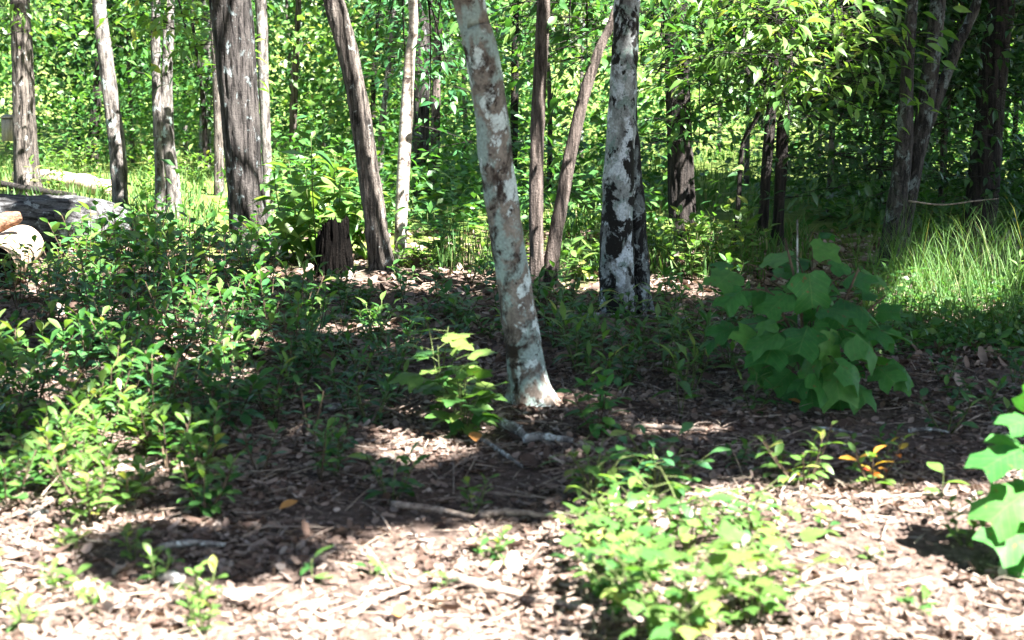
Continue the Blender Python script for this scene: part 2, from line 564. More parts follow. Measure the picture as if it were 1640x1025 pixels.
OVAL = (0.01, 0.15, 0.22, 0.215, 0.15, 0.01)
LANCE = (0.012, 0.085, 0.135, 0.14, 0.10, 0.05, 0.004)
OBOV = (0.01, 0.10, 0.18, 0.235, 0.20, 0.03)
BROAD = (0.012, 0.20, 0.30, 0.29, 0.19, 0.01)
TULIP = [(0, 0.03), (0.2, -0.04), (0.40, 0.04), (0.55, 0.27), (0.41, 0.42), (0.36, 0.56), (0.45, 0.76), (0.36, 0.99), (0.17, 0.90), (0, 0.85)]
MAPLE = [(0, 0.0), (0.18, -0.07), (0.36, 0.04), (0.58, 0.40), (0.44, 0.41), (0.31, 0.47), (0.36, 0.62), (0.20, 0.72), (0.14, 0.86), (0, 1.06)]
SHAPES = {}
for k in range(4):
    SHAPES['oval', k] = strip_leaf(OVAL, 0.12 + 0.12 * k, 0.18 + 0.1 * (k % 3), 0.02, k)
    SHAPES['ellip', k] = strip_leaf((.012, .11, .185, .2, .155, .075, .004), 0.2 + .16 * k, .2 + .1 * (k % 3), .02, k + 49)
    SHAPES['lance', k] = strip_leaf(LANCE, 0.15 + 0.14 * k, 0.25 + 0.1 * (k % 3), 0.015, k + 9)
    SHAPES['obov', k] = strip_leaf(OBOV, 0.05 + 0.1 * k, 0.2 + 0.1 * (k % 3), 0.02, k + 19)
    SHAPES['broad', k] = strip_leaf(BROAD, 0.1 + 0.12 * k, 0.12 + 0.1 * (k % 3), 0.025, k + 29)
    SHAPES['tulip', k] = fan_leaf(TULIP, 0.45, 0.15 + 0.22 * k, 0.06 + 0.12 * (k % 3), 0.045, k)
    SHAPES['maple', k] = fan_leaf(MAPLE, 0.40, 0.1 + 0.15 * k, 0.05 + 0.10 * (k % 3), 0.035, k)
# coarse shapes for leaves in a mass
SMALL = (np.array([(0, 0, 0), (0.26, 0.45, 0.05), (0, 1, -0.12), (-0.26, 0.45, 0.05), (0, 0.5, -0.02)]), None, np.array([(0, 1, 4), (1, 2, 4), (2, 3, 4), (3, 0, 4)]))
CURL = (np.array([(-.22, 0, .10), (0, .02, 0), (.24, .05, .13), (-.36, .5, .16), (0, .52, .02), (.34, .48, .06), (-.12, 1, .20), (.02, 1.02, .10), (.16, .96, .17)]),
        np.array([(0, 1, 4, 3), (1, 2, 5, 4), (3, 4, 7, 6), (4, 5, 8, 7)]), None)
CHIP = (np.array([(-.13, 0, 0), (.14, .03, .02), (-.11, 1, .03), (.10, .94, .0), (0, .5, .09)]), None, np.array([(0, 1, 4), (1, 3, 4), (3, 2, 4), (2, 0, 4)]))
LEAF_MESH = {}

def leaf_mesh(shape, k, mat):
    key = (shape, k, mat)
    if key not in LEAF_MESH:
        V, Q, T = SHAPES[shape, k]
        LEAF_MESH[key] = mesh_np('leaf_' + shape, V, Q, T, G[mat], shape not in ('tulip', 'maple'))
    return LEAF_MESH[key]

def frame(d, up=(0, 0, 1), roll=0.0):
    y = Vector(d).normalized()
    x = y.cross(Vector(up))
    if x.length < 1e-3:
        x = Vector((1, 0, 0))
    x.normalize()
    z = x.cross(y)
    m = Matrix((x, y, z)).transposed()
    return m @ Matrix.Rotation(roll, 3, 'Y')

def batch_frames(D, roll):
    """(N,3) axes -> (N,3,3) with columns x,y,z, rolled about y"""
    y = D / (np.linalg.norm(D, axis=1)[:, None] + 1e-9)
    x = np.cross(y, np.array([0, 0, 1.0]))
    l = np.linalg.norm(x, axis=1)
    x[l < 1e-3] = (1, 0, 0)
    x /= np.linalg.norm(x, axis=1)[:, None]
    z = np.cross(x, y)
    c, s = np.cos(roll)[:, None], np.sin(roll)[:, None]
    return np.stack([x * c - z * s, y, x * s + z * c], 2)

def leaf_mass(name, pos, D, size, roll, tmpl, mat, smooth=False):
    V, Q, T = tmpl
    M = batch_frames(D, roll)
    n = len(pos)
    W = np.einsum('nij,vj->nvi', M, V) * size[:, None, None] + pos[:, None]
    off = (np.arange(n) * len(V))[:, None, None]
    q = (Q[None] + off).reshape(-1, 4) if Q is not None else None
    t = (T[None] + off).reshape(-1, 3) if T is not None else None
    return mesh_np(name, W.reshape(-1, 3), q, t, mat, smooth)

# ------------------------------------------------------------------ ground
def build_ground():
    ys = np.concatenate([np.linspace(-6, 2.5, 12), np.linspace(2.6, 13, 210), np.linspace(13.4, 40, 70), np.linspace(42, 140, 30)])
    xs = np.concatenate([np.linspace(-90, -9, 30), np.linspace(-8.7, 8.7, 220), np.linspace(9, 90, 30)])
    X, Y = np.meshgrid(xs, ys)
    Z = ground_z(X, Y)
    V = np.stack([X, Y, Z], -1).reshape(-1, 3)
    nx = len(xs)
    i = np.arange(len(ys) - 1)[:, None] * nx + np.arange(nx - 1)[None]
    Q = np.stack([i, i + 1, i + nx + 1, i + nx], -1).reshape(-1, 4)
    o = link('ground', mesh_np('ground', V, Q, None, ground_material(), True))
    tag(o, 'brown forest soil under leaf litter rising to a wooded slope', kind='structure')

build_ground()

# ------------------------------------------------------------------ where the ground lies in sun (photo layout, used to shape the tree crowns)
LIT_ELL = [  # sunlit flecks inside the shade: px centre, half axes, strength
    (570, 518, 110, 18, 1), (640, 515, 50, 9, .7), (660, 722, 110, 28, 1), (620, 655, 70, 16, .75), (1085, 690, 125, 17, 1), (1010, 655, 60, 10, .6),
    (862, 655, 50, 22, 1), (640, 442, 90, 10, .7), (430, 420, 55, 16, .9), (1225, 598, 50, 10, .7), (1440, 640, 40, 6, .5), (310, 500, 40, 30, .7),
    (300, 470, 60, 20, .5), (215, 700, 130, 26, .8), (60, 660, 70, 30, .8), (430, 690, 70, 24, .7), (540, 690, 40, 12, .5), (60, 600, 50, 26, .7),
    (250, 760, 110, 26, .85), (110, 760, 100, 40, .9), (350, 720, 60, 22, .7), (780, 690, 60, 14, .8), (720, 640, 70, 16, .7), (900, 700, 40, 8, .5),
    (180, 560, 80, 14, .35), (80, 460, 80, 24, .8), (30, 430, 60, 30, 1), (700, 545, 50, 12, .7), (960, 640, 40, 10, .6), (830, 770, 40, 16, .5), (1300, 745, 160, 16, .6), (690, 655, 75, 30, 1), (650, 610, 55, 26, 1), (640, 575, 50, 22, .8), (1400, 560, 30, 14, .6), (900, 640, 40, 16, .8)]
BOUND_X = [-400, 0, 150, 300, 420, 520, 700, 880, 930, 1180, 1300, 1480, 1560, 1640, 2100]
BOUND_Y = [760, 780, 800, 815, 815, 838, 832, 815, 775, 752, 760, 778, 740, 700, 690]

def lit_prob(px, py, gx, gy):
    n = fbm(np.stack([gx * 2.3, gy * 1.5, 0 * gx], 1), 41, 3)
    n2 = fbm(np.stack([gx * 0.45, gy * 0.35, 0 * gx], 1), 61, 3)
    front = 1 / (1 + np.exp(-(py + (n - .5) * 70 - np.interp(px, BOUND_X, BOUND_Y)) / 8))
    dk = np.exp(-(((px - 325) / 205) ** 4 + ((py - 888) / 36) ** 4))
    dk2 = np.exp(-(((px - 960) / 120) ** 4 + ((py - 775) / 20) ** 4)) * .4
    front = front * (1 - .97 * dk) * (1 - dk2)
    mid = np.clip((n - .66) * 6, 0, .5)
    thicket = np.exp(-((px - 180) / 330) ** 4) * np.exp(-((py - 620) / 175) ** 4)
    mid = np.maximum(mid, thicket * np.clip((n - .47) * 12, 0, .9))
    for cx, cy, ax, ay, s in LIT_ELL:
        d = ((px - cx) / ax) ** 2 + ((py - cy) / ay) ** 2
        mid = np.maximum(mid, s * np.exp(-d ** 2 * 0.7) * np.clip((n - .3) * 5, 0.25, 1))
    # behind the shaded knoll: open clearing on the left and centre, darker wood on the right
    nb = fbm(np.stack([gx * 1.0, gy * .7, 0 * gx], 1), 71, 3)
    back = np.clip((nb - .40) * 12, 0, 1)
    right_dark = 1 / (1 + np.exp(-(gx - .2 - .14 * gy) * 2.5)) * (gy > 10) * (gy < 17.5)
    centre = np.exp(-((px - 1020) / 220) ** 4) * (py > 330) * (py < 478)
    leftc = np.exp(-((px - 200) / 330) ** 4) * (py > 230) * (py < 345)
    shrub = np.maximum(np.exp(-((px - 450) / 260) ** 4) * (py > 330) * (py < 425), np.exp(-((px - 480) / 120) ** 4) * (py > 330) * (py < 446))
    back = np.maximum(np.maximum(back, centre), np.maximum(leftc, shrub))
    grass = np.exp(-((px - 1500) / 170) ** 4) * np.exp(-((py - 485) / 55) ** 4)
    back = back * (1 - .92 * right_dark)
    back = np.maximum(back, grass * .8)
    w = 1 / (1 + np.exp((py - 470 + 34 * np.exp(-((px - 250) / 260) ** 4)) / 7))
    m = mid * (1 - w) + back * w
    m = np.maximum(m, grass * .75)
    return np.maximum(front, m)

# ------------------------------------------------------------------ trunks
def furrows(k, amp, kz=2.2, seed=0):
    def f(V, th, row):
        p = np.stack([V[:, 0] * k, V[:, 1] * k, V[:, 2] * kz], 1)
        a = fbm(p, seed, 3)
        r = 1 - np.abs(2 * a - 1) * 2.2
        return amp * (r - 0.5)
    return f

def lumps(k, amp, seed=0):
    def f(V, th, row):
        return amp * (fbm(V * k, seed, 3) - 0.5) * 2
    return f

TREES = []          # (root, top axis point list) for crowns

def stem_path(pts, Y, H, lean=0.5, flare=1.35, r_top=0.35):
    """photo pixels (x, y, width) from base up to the frame's edge at depth Y, carried on to height H"""
    rows = []
    for px, py, w in pts:
        p = at(px, py, Y)
        rows.append([p[0], p[1], p[2], 0.5 * w * Y / F])
    b = rows[0]
    g = gz(b[0], b[1])
    d = np.array(rows[1][:3]) - np.array(b[:3])
    d = d / max(d[2], 0.2)
    foot = [b[0] - d[0] * 0.05, b[1], g - 0.12, b[3] * flare * 1.08]
    if b[2] - g > 0.12:
        rows.insert(0, [b[0] - d[0] * (b[2] - g) * .9, b[1], g + 0.02, b[3] * flare])
    rows.insert(0, foot)
    top = np.array(rows[-1])
    prev = np.array(rows[-2])
    dr = (top[:3] - prev[:3]) / max(top[2] - prev[2], 0.1)
    z0 = top[2]
    for k, t in enumerate((0.15, 0.4, 0.7, 1.0)):
        z = z0 + (H - z0) * t
        s = (z - z0) * lean * (1 - 0.4 * t)
        rows.append([top[0] + dr[0] * s + .12 * math.sin(k * 2.1 + top[0]), top[1] + .15 * math.sin(k * 1.7 + top[0] * 3), z, top[3] * (1 - (1 - r_top) * t)])
    return rows, z0

def build_stem(rows, z_view, nring, disp, step=0.035):
    full = smooth_path(rows, 400)
    z_cut = z_view + 0.4
    low = full[full[:, 2] <= z_cut]
    high = full[full[:, 2] > z_cut]
    n_low = max(12, int((z_cut + .1) / step))
    idx = np.linspace(0, len(low) - 1, n_low)
    k = np.clip(idx.astype(int), 0, len(low) - 2)
    f = (idx - k)[:, None]
    low = low[k] * (1 - f) + low[k + 1] * f
    high = high[:: max(1, len(high) // 14)]
    path = np.vstack([low, high])
    return tube(path, nring, disp, roots=gz(float(path[0, 0]), float(path[0, 1]))), path

def tree(name, label, Y, stems, mat, H=9.0, nring=40, disp=None, group=None, lean=0.5, flare=1.3, shade=True, spread=2.6, step=0.04, back=0.03):
    b = at(stems[0][0][0], stems[0][0][1], Y)
    x0, y0 = b[0], b[1]
    root = thing(name, label, 'tree', (x0, y0, gz(x0, y0)), group)
    off = np.array(root.location)
    axes = []
    mats = mat if isinstance(mat, tuple) else (mat,)
    mat = mats[0]
    for i, pts in enumerate(stems):
        yy = Y + back * i
        rows, zv = stem_path(pts, yy, H * (1 - 0.06 * i), lean, flare)
        (V, Q, T), path = build_stem(rows, zv, nring, disp, step)
        link('trunk', mesh_np('trunk', V - off, Q, T, B[mats[min(i, len(mats) - 1)]], True), root)
        axes.append(path)
    TREES.append(dict(root=root, axes=axes, shade=shade, spread=spread, mat=mat, H=H, leaves=[], label=label))
    return TREES[-1]

D = base_depth
t_main = tree('pale_bark_tree', 'pale smooth-barked leaning tree with lichen spots standing alone before the shaded litter', D(652),
              [[(854, 648, 70), (846, 600, 63), (838, 550, 59), (823, 450, 56), (810, 370, 54), (798, 290, 54), (788, 200, 53), (778, 120, 52), (765, 55, 51), (751, 0, 50)]],
              'pale', 8.5, 72, lumps(7, 0.009, 3), lean=0.75, flare=1.12, step=0.03)
t_twin = tree('moss_blotched_tree', 'white-barked double-stemmed tree with black moss blotches beside the broad-leaved sapling', D(503),
              [[(988, 500, 60), (988, 420, 57), (989, 340, 52), (991, 280, 49), (996, 180, 45), (1001, 80, 42), (1005, 0, 40)],
               [(1023, 488, 38), (1022, 420, 34), (1018, 330, 31), (1013, 260, 27), (1010, 180, 22), (1012, 80, 20), (1016, 0, 18)]],
              ('mossy_white', 'mossy_dark'), 9, 64, lumps(8, 0.014, 5), lean=0.5, flare=1.15, step=0.03, back=0.13)
t_big = tree('big_oak_tree', 'thickest furrowed grey trunk with flared base behind the shrub thicket', D(396),
             [[(408, 396, 78), (400, 360, 62), (393, 300, 56), (386, 200, 57), (378, 100, 60), (368, 0, 62)]],
             'furrow_dark', 11, 84, furrows(24, 0.022, 2.6, 8), flare=1.3, step=0.03)
t_lean = tree('leaning_oak_tree', 'slim leaning trunk with dark ridged bark just behind the rotten stump', D(436),
              [[(611, 430, 42), (606, 395, 37), (598, 330, 34), (588, 260, 33), (577, 190, 33), (563, 110, 32), (548, 50, 32), (534, 0, 31)]],
              'furrow', 9, 64, furrows(20, 0.016, 2.4, 11), lean=0.6, flare=1.25, step=0.03)
t_v = tree('forked_tree', 'tree with two slim reddish stems splaying in a V behind the pale trunk', D(468),
           [[(860, 462, 24), (859, 380, 23), (859, 280, 22), (862, 180, 22), (867, 80, 20), (871, 0, 20)],
            [(880, 462, 25), (886, 400, 23), (900, 320, 21), (915, 240, 20), (932, 165, 18), (952, 100, 16), (968, 60, 14), (985, 20, 12)]],
           'reddish', 8, 36, furrows(24, 0.008, 3, 14), lean=0.5)
t_birch = tree('birch_tree', 'slender white sunlit birch with dark marks beyond the leaning trunk', D(416),
               [[(641, 410, 22), (642, 360, 20), (646, 280, 21), (650, 200, 21), (656, 100, 17), (662, 20, 14)]], 'birch', 8, 32, lumps(9, 0.006, 2))
t1 = tree('oak_tree', 'straight rough-barked trunk beside the grey nest box', D(312),
          [[(44, 310, 42), (41, 240, 36), (38, 150, 33), (35, 70, 31), (31, 0, 29)]], 'furrow', 10, 44, furrows(14, 0.022, 2, 21), shade=False)
t2 = tree('oak_tree', 'bent grey trunk with sunlit flecks rising past the end of the big log', D(345),
          [[(193, 340, 24), (191, 290, 26), (188, 240, 26), (178, 160, 24), (168, 80, 22), (159, 0, 20)]], 'grey', 9, 32, furrows(16, 0.012, 2, 23), shade=False)
t3 = tree('double_stem_tree', 'pair of slim grey stems touching midway, left of the thickest trunk', D(352),
          [[(254, 352, 19), (257, 300, 17), (254, 220, 15), (250, 120, 14), (249, 0, 14)],
           [(280, 342, 25), (276, 290, 22), (270, 230, 20), (267, 160, 18), (269, 80, 17), (272, 0, 15)]], 'grey', 9, 28, furrows(16, 0.010, 2, 26), shade=False)
t5b = tree('oak_tree', 'dark narrow trunk half hidden behind the thickest trunk', D(312),
           [[(351, 308, 16), (350, 200, 15), (347, 100, 15), (343, 0, 14)]], 'furrow', 9, 24, furrows(16, 0.012, 2, 28), shade=False)
t6 = tree('pale_stem_tree', 'thin straight sunlit pale stem close behind the thickest trunk', D(352),
          [[(431, 340, 15), (429, 300, 15), (425, 200, 16), (421, 100, 17), (417, 0, 18)]], 'grey', 9, 28, lumps(9, 0.006, 30), shade=False)
t9 = tree('oak_tree', 'dark lichened trunk in the wood right behind the white birch', D(322),
          [[(675, 318, 30), (673, 240, 27), (674, 160, 26), (677, 60, 24), (680, 0, 23)]], 'furrow_dark', 9, 32, furrows(14, 0.015, 2, 33), shade=False)
t9b = tree('brown_stem_tree', 'brown narrow trunk next to the dark lichened one', D(312),
           [[(697, 308, 17), (697, 230, 15), (699, 140, 14), (702, 0, 12)]], 'reddish', 9, 24, furrows(20, 0.006, 2, 35), shade=False)
t13 = tree('black_oak_tree', 'short view of a thick black trunk under hanging leaves', D(388),
           [[(1094, 382, 44), (1092, 330, 41), (1090, 270, 39), (1087, 180, 37), (1084, 90, 36), (1082, 0, 35)]], 'black', 9, 48, furrows(14, 0.022, 2, 38))
t14 = tree('double_stem_tree', 'pair of thin black stems behind the broad-leaved sapling', D(390),
           [[(1220, 385, 18), (1224, 330, 16), (1230, 240, 16), (1238, 150, 16), (1246, 60, 15), (1252, 0, 14)],
            [(1246, 385, 20), (1249, 320, 18), (1253, 230, 19), (1258, 140, 20), (1262, 50, 18), (1265, 0, 18)]], 'black', 8, 28, furrows(18, 0.009, 2, 41))
t15 = tree('forked_oak_tree', 'lichened tree dividing into three stems above the tall grass', D(432),
           [[(1424, 428, 40), (1431, 370, 34), (1442, 290, 31), (1449, 220, 26), (1452, 120, 21), (1460, 0, 18)],
            [(1438, 428, 30), (1448, 350, 28), (1463, 270, 28), (1479, 190, 27), (1492, 100, 25), (1502, 0, 23)],
            [(1442, 420, 16), (1458, 320, 17), (1480, 220, 18), (1508, 140, 17), (1535, 70, 16), (1565, 0, 15)]],
           'lichened', 9, 40, furrows(20, 0.010, 2.6, 44), spread=3)
t16 = tree('black_oak_tree', 'tall leaning black trunk in the dark wood beyond the tall grass', D(378),
           [[(1565, 372, 56), (1572, 320, 50), (1580, 240, 46), (1588, 150, 42), (1596, 60, 40), (1604, 0, 38)]], 'black', 10, 44, furrows(12, 0.024, 2, 47), spread=3)
# trees beyond the frame's right edge that shade the knoll
for k, (x, y, h, lab) in enumerate([(5.2, 2.8, 9, 'oak nearest the bright litter'), (4.4, 4.4, 9, 'oak beside the litter that shades the knoll'), (6.6, 6.2, 10, 'oak behind the first shade tree'),
                                    (8.2, 9.2, 10.5, 'oak standing beyond the tall grass edge'), (6.2, 11.5, 10, 'oak in the dark wood past the grass'),
                                    (9.4, 13.6, 10, 'oak deep in the dark wood')]):
    root = thing('shade_oak_tree', 'tall ' + lab, 'tree', (x, y, gz(x, y)), 'shade trees beside the clearing')
    rows = [[0, 0, -.1, .2], [0, 0, .3, .16], [.05, .03, 2.5, .14], [-.1, .1, 5, .11], [.1, 0, h, .05]]
    path = smooth_path(rows, 60)
    V, Q, T = tube(path, 24, furrows(14, .015, 2, 50 + k))
    link('trunk', mesh_np('trunk', V, Q, T, B['furrow'], True), root)
    path = path.copy()
    path[:, :3] += np.array(root.location)
    TREES.append(dict(root=root, axes=[path], shade=True, spread=3.0, mat='furrow', H=h, leaves=[], label=lab))

# unseen trees added around the viewpoint to hold back sky light
for k, (x, y, h, lab) in enumerate([(-3.6, -2.6, 9, 'tree behind the viewpoint beside the thicket'), (.9, -1.6, 9.5, 'tree leaning over the viewpoint'), (-.8, -5, 10, 'tree straight behind the viewpoint'), (2.6, -7.5, 8, 'tree farther behind the viewpoint'),
                                    (5.2, -2.2, 9, 'tree behind the bright litter side'), (7.6, .6, 9, 'tree far beside the bright litter'), (-6.2, .8, 9, 'tree outside the thicket'), (-7.4, 5.2, 9.5, 'tree beyond the bare log'), (-8.6, 9.6, 10, 'tree past the big log')]):
    root = thing('unseen_shade_tree', 'broad ' + lab, 'tree', (x, y, gz(x, y)), 'unseen trees added around the viewpoint')
    rows = [[0, 0, -.1, .2], [0, 0, .3, .16], [.05, .03, 2.5, .14], [-.1, .1, 5, .11], [.1, 0, h, .05]]
    V, Q, T = tube(smooth_path(rows, 40), 20, furrows(14, .015, 2, 90 + k))
    link('trunk', mesh_np('trunk', V, Q, T, B['furrow'], True), root)
    pth_ = smooth_path(rows, 40)
    pth_[:, :3] += np.array(root.location)
    TREES.append(dict(root=root, axes=[pth_], shade=True, spread=3.2, mat='furrow', H=h, leaves=[], label=lab))

# ------------------------------------------------------------------ crowns above the frame, leafing where the photograph's shade falls
def axis_at(path, z):
    return np.array([np.interp(z, path[:, 2], path[:, 0]), np.interp(z, path[:, 2], path[:, 1]), z])

def build_crowns():
    cand = []
    NC = 105000
    P = np.stack([rng.uniform(-11, 15, NC), rng.uniform(-7, 21, NC), rng.uniform(3.9, 9.5, NC)], 1)
    owners = [t for t in TREES]
    # nearest tree by horizontal distance
    ctr = np.array([axis_at(t['axes'][0], 6.0)[:2] for t in owners])
    dist = np.linalg.norm(P[:, None, :2] - ctr[None], axis=2)
    own = dist.argmin(1)
    dmin = dist.min(1)
    lim = np.array([t['spread'] for t in owners])[own] * 1.35
    ok = dmin < lim * np.clip(1.15 - np.abs(P[:, 2] - 6.3) / 7, .4, 1.1)
    P, own = P[ok], own[ok]
    leaves = 9
    pos = np.repeat(P, leaves, 0) + rng.normal(0, 1, (len(P) * leaves, 3)) * np.array([.26, .26, .12])
    oid = np.repeat(own, leaves)
    t = pos[:, 2] / S.z
    g = pos - t[:, None] * np.array(S)
    inview = g[:, 1] > 2.4
    g2 = g.copy()
    g2[:, 1] = np.maximum(g2[:, 1], 2.4)
    px, py = project(g2 * np.array([1, 1, 0]))
    lp = lit_prob(px, py, g[:, 0], g[:, 1])
    keep = rng.random(len(pos)) > np.clip((lp - .28) / .4, 0, 1)
    keep = np.where(inview, keep, rng.random(len(pos)) < np.where(g[:, 1] < 2.1, .65, .0))
    dark = (g[:, 0] > .2 + .14 * g[:, 1]) & (g[:, 1] < 17.5)
    back_thin = np.where((g[:, 1] > 11) & ~dark, rng.random(len(pos)) < .8, True)
    keep &= back_thin
    pos, oid = pos[keep], oid[keep]
    n = len(pos)
    dirs = rng.normal(0, 1, (n, 3)) * np.array([1, 1, .35])
    size = rng.uniform(.13, .21, n)
    roll = rng.normal(0, .5, n)
    for i, tr in enumerate(owners):
        sel = oid == i
        root = tr['root']
        off = np.array(root.location)
        cnt = int(sel.sum())
        if cnt > 10:
            me = leaf_mass('crown', pos[sel] - off, dirs[sel], size[sel], roll[sel], SMALL, G['canopy'])
            c = link('crown', me, root)
            c['kind'] = 'stuff'
            pp = pos[sel]
            mb = MB()
            r = random.Random(i)
            for _ in range(9):
                q = pp[r.randrange(cnt)]
                path = tr['axes'][r.randrange(len(tr['axes']))]
                z0 = max(3.3, q[2] - r.uniform(.6, 1.8))
                a = axis_at(path, min(z0, path[-1, 2] - .3))
                if a[2] < 3.2:
                    continue
                m = (a + q) / 2 + np.array([0, 0, .25])
                rows = [[*(a - off), .035], [*(m - off), .022], [*(q - off), .008]]
                mb.tube(smooth_path(rows, 10), 6)
            if mb.n:
                link('limbs', mb.mesh('limbs', B[tr['mat']]), root)['kind'] = 'stuff'
    print('canopy leaves', n)

build_crowns()

# ------------------------------------------------------------------ background wood
def spray_points(c, rad, nclump, per, r, flat=.45):
    """leaf positions in clumps on an ellipsoid-filled crown"""
    u = r.normal(0, 1, (nclump, 3))
    u /= np.linalg.norm(u, axis=1)[:, None]
    rr = r.uniform(.35, 1.0, nclump) ** .6
    C = np.array(c) + u * rr[:, None] * np.array(rad)
    sz = r.uniform(.18, .55, nclump) * (np.mean(rad) / 1.2) ** .5
    pts = np.repeat(C, per, 0) + r.normal(0, 1, (nclump * per, 3)) * np.repeat(sz, per)[:, None] * np.array([1, 1, flat])
    return pts

def understory(name, label, x, y, h, width, nclump, per, leaf, mat, trunk_r=.03, bark='furrow', group='trees of the wood behind the clearing', zlow=.4, cat='tree', lean=0, seed=0):
    r = np.random.default_rng(seed + 1000)
    z0 = gz(x, y)
    root = thing(name, label, cat, (x, y, z0), group)
    hh = h
    rows = [[0, 0, -.1, trunk_r * 1.3], [lean * .3, .02, hh * .3, trunk_r], [lean * .7 + .1 * math.sin(seed), -.04, hh * .65, trunk_r * .7], [lean, .03, hh * .97, trunk_r * .55], [lean, .0, hh + 2.2, trunk_r * .2]]
    mb = MB().tube(smooth_path(rows, 22), 12, disp=furrows(18, trunk_r * .12, 2.5, seed))
    link('trunk', mb.mesh('trunk', B[bark]), root)
    pts = spray_points((lean * .6, 0, (h + zlow) / 2), (width, width * .8, (h - zlow) / 2), nclump, per, r, .14)
    pts[:, 2] = np.maximum(pts[:, 2], .12)
    n = len(pts)
    dirs = r.normal(0, 1, (n, 3)) * np.array([1, 1, .75]) + pts * np.array([.3, .3, 0])
    me = leaf_mass('crown', pts, dirs, r.uniform(.6, 1.45, n) * leaf, r.normal(0, .8, n), SMALL, G[mat])
    link('crown', me, root)['kind'] = 'stuff'
    nb, pb_n = (16 if mat == 'dark' else 5 if seed % 3 == 0 else 1), 42  # leaf clumps added above the view to cast patchy shade below
    u = r.normal(0, 1, (nb, 3))
    u /= np.linalg.norm(u, axis=1)[:, None]
    Cb = np.array([lean, 0, h + 1.6]) + u * np.array([width * 1.1, width * 1.1, 1.7]) * (r.random(nb) ** .5)[:, None]
    up = np.repeat(Cb, pb_n, 0) + r.normal(0, 1, (nb * pb_n, 3)) * np.array([.42, .42, .22])
    link('upper_shade_crown', leaf_mass('upper_shade_crown', up, r.normal(0, 1, (len(up), 3)) * np.array([1, 1, .4]), r.uniform(.2, .34, len(up)), r.normal(0, .5, len(up)), SMALL, G['canopy']), root)['kind'] = 'stuff'
    bl = MB()
    for k in range(7):
        q = pts[r.integers(n)]
        if q[2] < .5:
            continue
        zz = max(.35, q[2] - .5)
        a = np.array([np.interp(zz, [0, hh], [0, lean]), 0, zz])
        bl.tube(smooth_path([[*a, trunk_r * .35], [*((a + q) / 2 + np.array([0, 0, .12])), trunk_r * .22], [*q, .006]], 8), 5)
    if bl.n:
        link('limbs', bl.mesh('limbs', B[bark]), root)['kind'] = 'stuff'
    return root

def px_x(px, Y):
    return float(at(px, 300, Y)[0])

# (photo x, depth, height, half width, clumps, leaves per clump, leaf size, material, label)
WOOD = [
    (60, 24, 4.6, 1.9, 190, 16, .13, 'dark', 'dark bushy tree behind the nest box'),
    (-60, 21, 4.2, 1.5, 130, 16, .12, 'yellow_green', 'pale feathery tree at the wood edge beside the nest box'),
    (130, 27, 5.0, 2.0, 190, 16, .13, 'dark', 'leafy tree behind the bent grey trunk'),
    (215, 23, 3.8, 1.5, 150, 16, .11, 'green', 'rounded tree between the bent trunk and the grey pair'),
    (300, 25, 4.6, 1.7, 180, 16, .15, 'dark', 'sunny tree behind the grey pair of stems'),
    (330, 20, 3.6, 1.0, 90, 15, .12, 'green', 'small tree just left of the thickest trunk'),
    (470, 21, 4.4, 1.3, 140, 16, .12, 'green', 'thin-trunked tree between the pale stem and the leaning trunk'),
    (520, 26, 5.0, 1.9, 190, 16, .12, 'dark', 'dark full tree behind the large-leaved shrub'),
    (600, 19, 4.0, 1.2, 120, 15, .12, 'yellow_green', 'yellowish tree peeping past the leaning trunk'),
    (640, 27, 5.2, 1.8, 180, 16, .13, 'dark', 'full tree far behind the birch'),
    (745, 20, 3.8, 1.2, 140, 15, .11, 'green', 'bushy tree left of the pale leaning trunk'),
    (800, 25, 5.0, 1.8, 190, 16, .12, 'dark', 'shady tree far behind the pale leaning trunk'),
    (880, 18, 3.6, 1.1, 130, 15, .11, 'yellow_green', 'light tree seen through the reddish fork'),
    (930, 23, 4.6, 1.6, 180, 16, .12, 'green', 'green tree filling the gap beside the moss-blotched trunk'),
    (1075, 21, 3.6, 1.0, 90, 15, .11, 'yellow_green', 'bright tree between the moss-blotched trunk and the black trunk'),
    (1150, 25, 4.8, 1.4, 120, 16, .12, 'yellow_green', 'sunlit tree right of the black trunk'),
    (1195, 18, 3.0, .7, 50, 15, .11, 'green', 'young tree left of the thin black pair'),
    (1310, 23, 4.4, 1.3, 120, 16, .12, 'yellow_green', 'brightest tree glimpsed past the thin black pair'),
    (1390, 27, 5.0, 1.8, 180, 16, .12, 'yellow_green', 'far pale tree behind the three-stemmed tree'),
    (1330, 14.5, 3.2, 1.2, 200, 18, .105, 'dark', 'deep-shaded tree with flat sprays left of the three-stemmed tree'),
    (1410, 16, 3.6, 1.4, 230, 18, .11, 'dark', 'deep-shaded tree directly behind the three-stemmed tree'),
    (1510, 14, 3.4, 1.2, 220, 18, .105, 'dark', 'deep-shaded tree between the three stems and the leaning black trunk'),
    (1480, 20, 4.4, 1.5, 160, 16, .12, 'green', 'tree at the back of the dark wood'),
    (1620, 18, 3.8, 1.2, 150, 16, .11, 'green', 'tree past the leaning black trunk'),
    (1660, 24, 4.8, 1.8, 180, 16, .12, 'yellow_green', 'sunny far tree at the end of the dark wood'),
    (1760, 17, 3.8, 1.3, 120, 16, .11, 'dark', 'shaded tree at the outer edge of the dark wood'),
    (-140, 18, 4.0, 1.3, 120, 16, .12, 'green', 'tree at the outer edge of the clearing past the nest box'),
]
